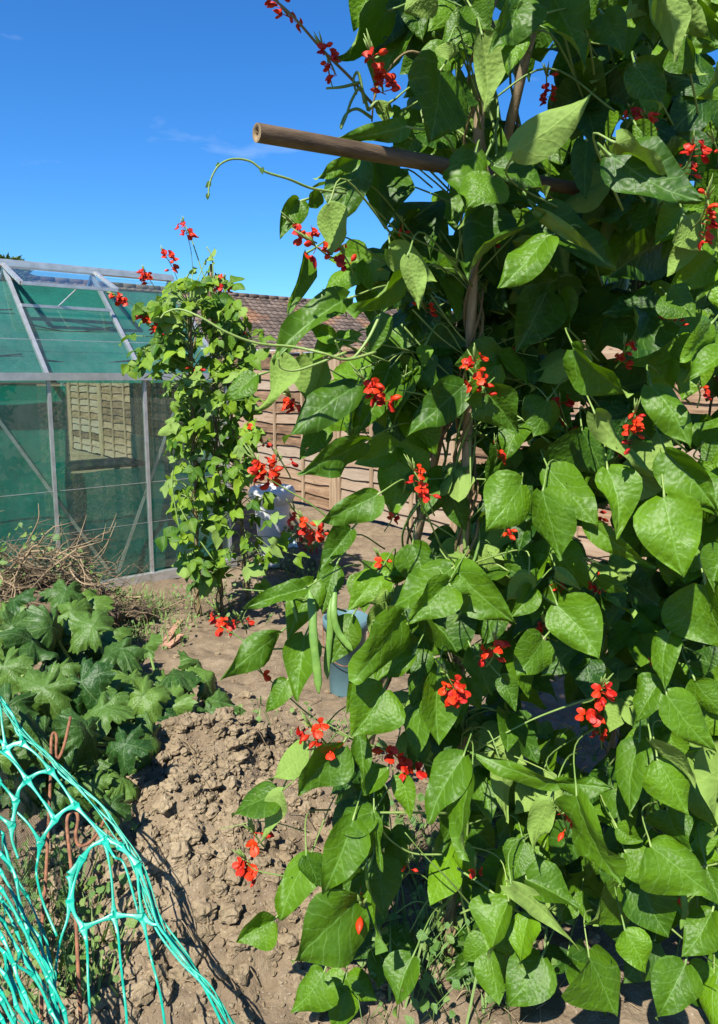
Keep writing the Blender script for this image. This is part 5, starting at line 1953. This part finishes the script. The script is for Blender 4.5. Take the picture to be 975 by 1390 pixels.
for (pa, za), (pb, zb) in zip(rows[:-1], rows[1:]):
    for i in range(1, 6):
        if rnd.random() < .75:
            a_, b_ = pa[i], pb[i - (1 if rnd.random() < .5 else 0)]
            strand([nw(*a_, dz=za), nw((a_[0] + b_[0]) / 2 + rnd.uniform(-12, 12), (a_[1] + b_[1]) / 2, dz=(za + zb) / 2), nw(*b_, dz=zb)], w=.0014, wk=.005)
adopt(nm.build('strands', 'net'), net)

# fine black bird net behind it
bn = MB()
for k in range(46):
    t = k / 45
    a0, a1 = (-60 + 290 * t, 330 + 320 * t), (-60 + 180 * t, 640 + 760 * t)
    bn.tube([nw(*a0, dz=.05), nw((a0[0] + a1[0]) / 2 + 6, (a0[1] + a1[1]) / 2, dz=.06), nw(*a1, dz=.05)], .0005, 3)
    b0, b1 = (-60, 330 + 310 * t), (230 - 110 * t, 650 + 750 * t)
    bn.tube([nw(*b0, dz=.05), nw((b0[0] + b1[0]) / 2, (b0[1] + b1[1]) / 2 + 6, dz=.06), nw(*b1, dz=.05)], .0005, 3)
tag(bn.build('bird_net', 'black_net'), 'fine black bird net hanging behind the turquoise mesh', 'bird net')

# ------------------------------------------------------------------ world, sun, camera
SUN_AZ, SUN_EL = R(180 + 24), R(50)
w = bpy.data.worlds.new('World')
C.world = w
w.use_nodes = True
nt = w.node_tree
nt.nodes.clear()
sky = nt.nodes.new('ShaderNodeTexSky')
sky.sky_type = 'NISHITA'
sky.sun_disc = False
sky.sun_elevation = SUN_EL
sky.sun_rotation = SUN_AZ
sky.air_density = 1.0
sky.dust_density = .3
sky.ozone_density = 3.0
hs = nt.nodes.new('ShaderNodeHueSaturation')
hs.inputs['Saturation'].default_value = 1.25
hs.inputs['Hue'].default_value = .5
mul = nt.nodes.new('ShaderNodeMix')
mul.data_type = 'RGBA'
mul.blend_type = 'MULTIPLY'
mul.inputs[0].default_value = 1
mul.inputs[7].default_value = (.56, .95, 1.26, 1)
bgn = nt.nodes.new('ShaderNodeBackground')
bgn.inputs[1].default_value = .068
out = nt.nodes.new('ShaderNodeOutputWorld')
nt.links.new(sky.outputs[0], hs.inputs['Color'])
nt.links.new(hs.outputs[0], mul.inputs[6])
tc = nt.nodes.new('ShaderNodeTexCoord')
mp = nt.nodes.new('ShaderNodeMapping')
mp.inputs['Scale'].default_value = (5, 5, 16)
cn = nt.nodes.new('ShaderNodeTexNoise')
cn.inputs['Scale'].default_value = 1.6
cn.inputs['Detail'].default_value = 6
cr_ = nt.nodes.new('ShaderNodeMapRange')
for k_, v_ in ((1, .66), (2, .86), (3, 0.), (4, .20)):
    cr_.inputs[k_].default_value = v_
cm = nt.nodes.new('ShaderNodeMix')
cm.data_type = 'RGBA'
cm.inputs[7].default_value = (7.5, 8.2, 9.2, 1)
nt.links.new(tc.outputs['Generated'], mp.inputs[0])
nt.links.new(mp.outputs[0], cn.inputs['Vector'])
nt.links.new(cn.outputs[0], cr_.inputs[0])
nt.links.new(cr_.outputs[0], cm.inputs[0])
nt.links.new(mul.outputs[2], cm.inputs[6])
nt.links.new(cm.outputs[2], bgn.inputs[0])
nt.links.new(bgn.outputs[0], out.inputs[0])

sl = bpy.data.lights.new('sun', 'SUN')
sl.energy = 5.0
sl.angle = R(.55)
sl.color = (1, .955, .87)
so = bpy.data.objects.new('sun', sl)
to_sun = Vector((math.sin(SUN_AZ) * math.cos(SUN_EL), math.cos(SUN_AZ) * math.cos(SUN_EL), math.sin(SUN_EL)))
so.rotation_euler = to_sun.to_track_quat('Z', 'Y').to_euler()
COL.objects.link(so)

cd = bpy.data.cameras.new('camera')
cd.sensor_fit = 'VERTICAL'
cd.sensor_height = 24
cd.sensor_width = 24
cd.lens = F / 1390 * 24
cd.shift_y = (650 - 695) / 1390
cd.clip_start = .02
cd.clip_end = 3000
co = bpy.data.objects.new('camera', cd)
co.location = EYE
co.rotation_euler = (math.pi / 2 - PITCH, 0, 0)
COL.objects.link(co)
C.camera = co
C.view_settings.view_transform = 'Standard'
C.view_settings.look = 'None'
C.view_settings.exposure = 1.22
C.view_settings.gamma = 1
C.cycles.max_bounces = 8
C.cycles.transparent_max_bounces = 24
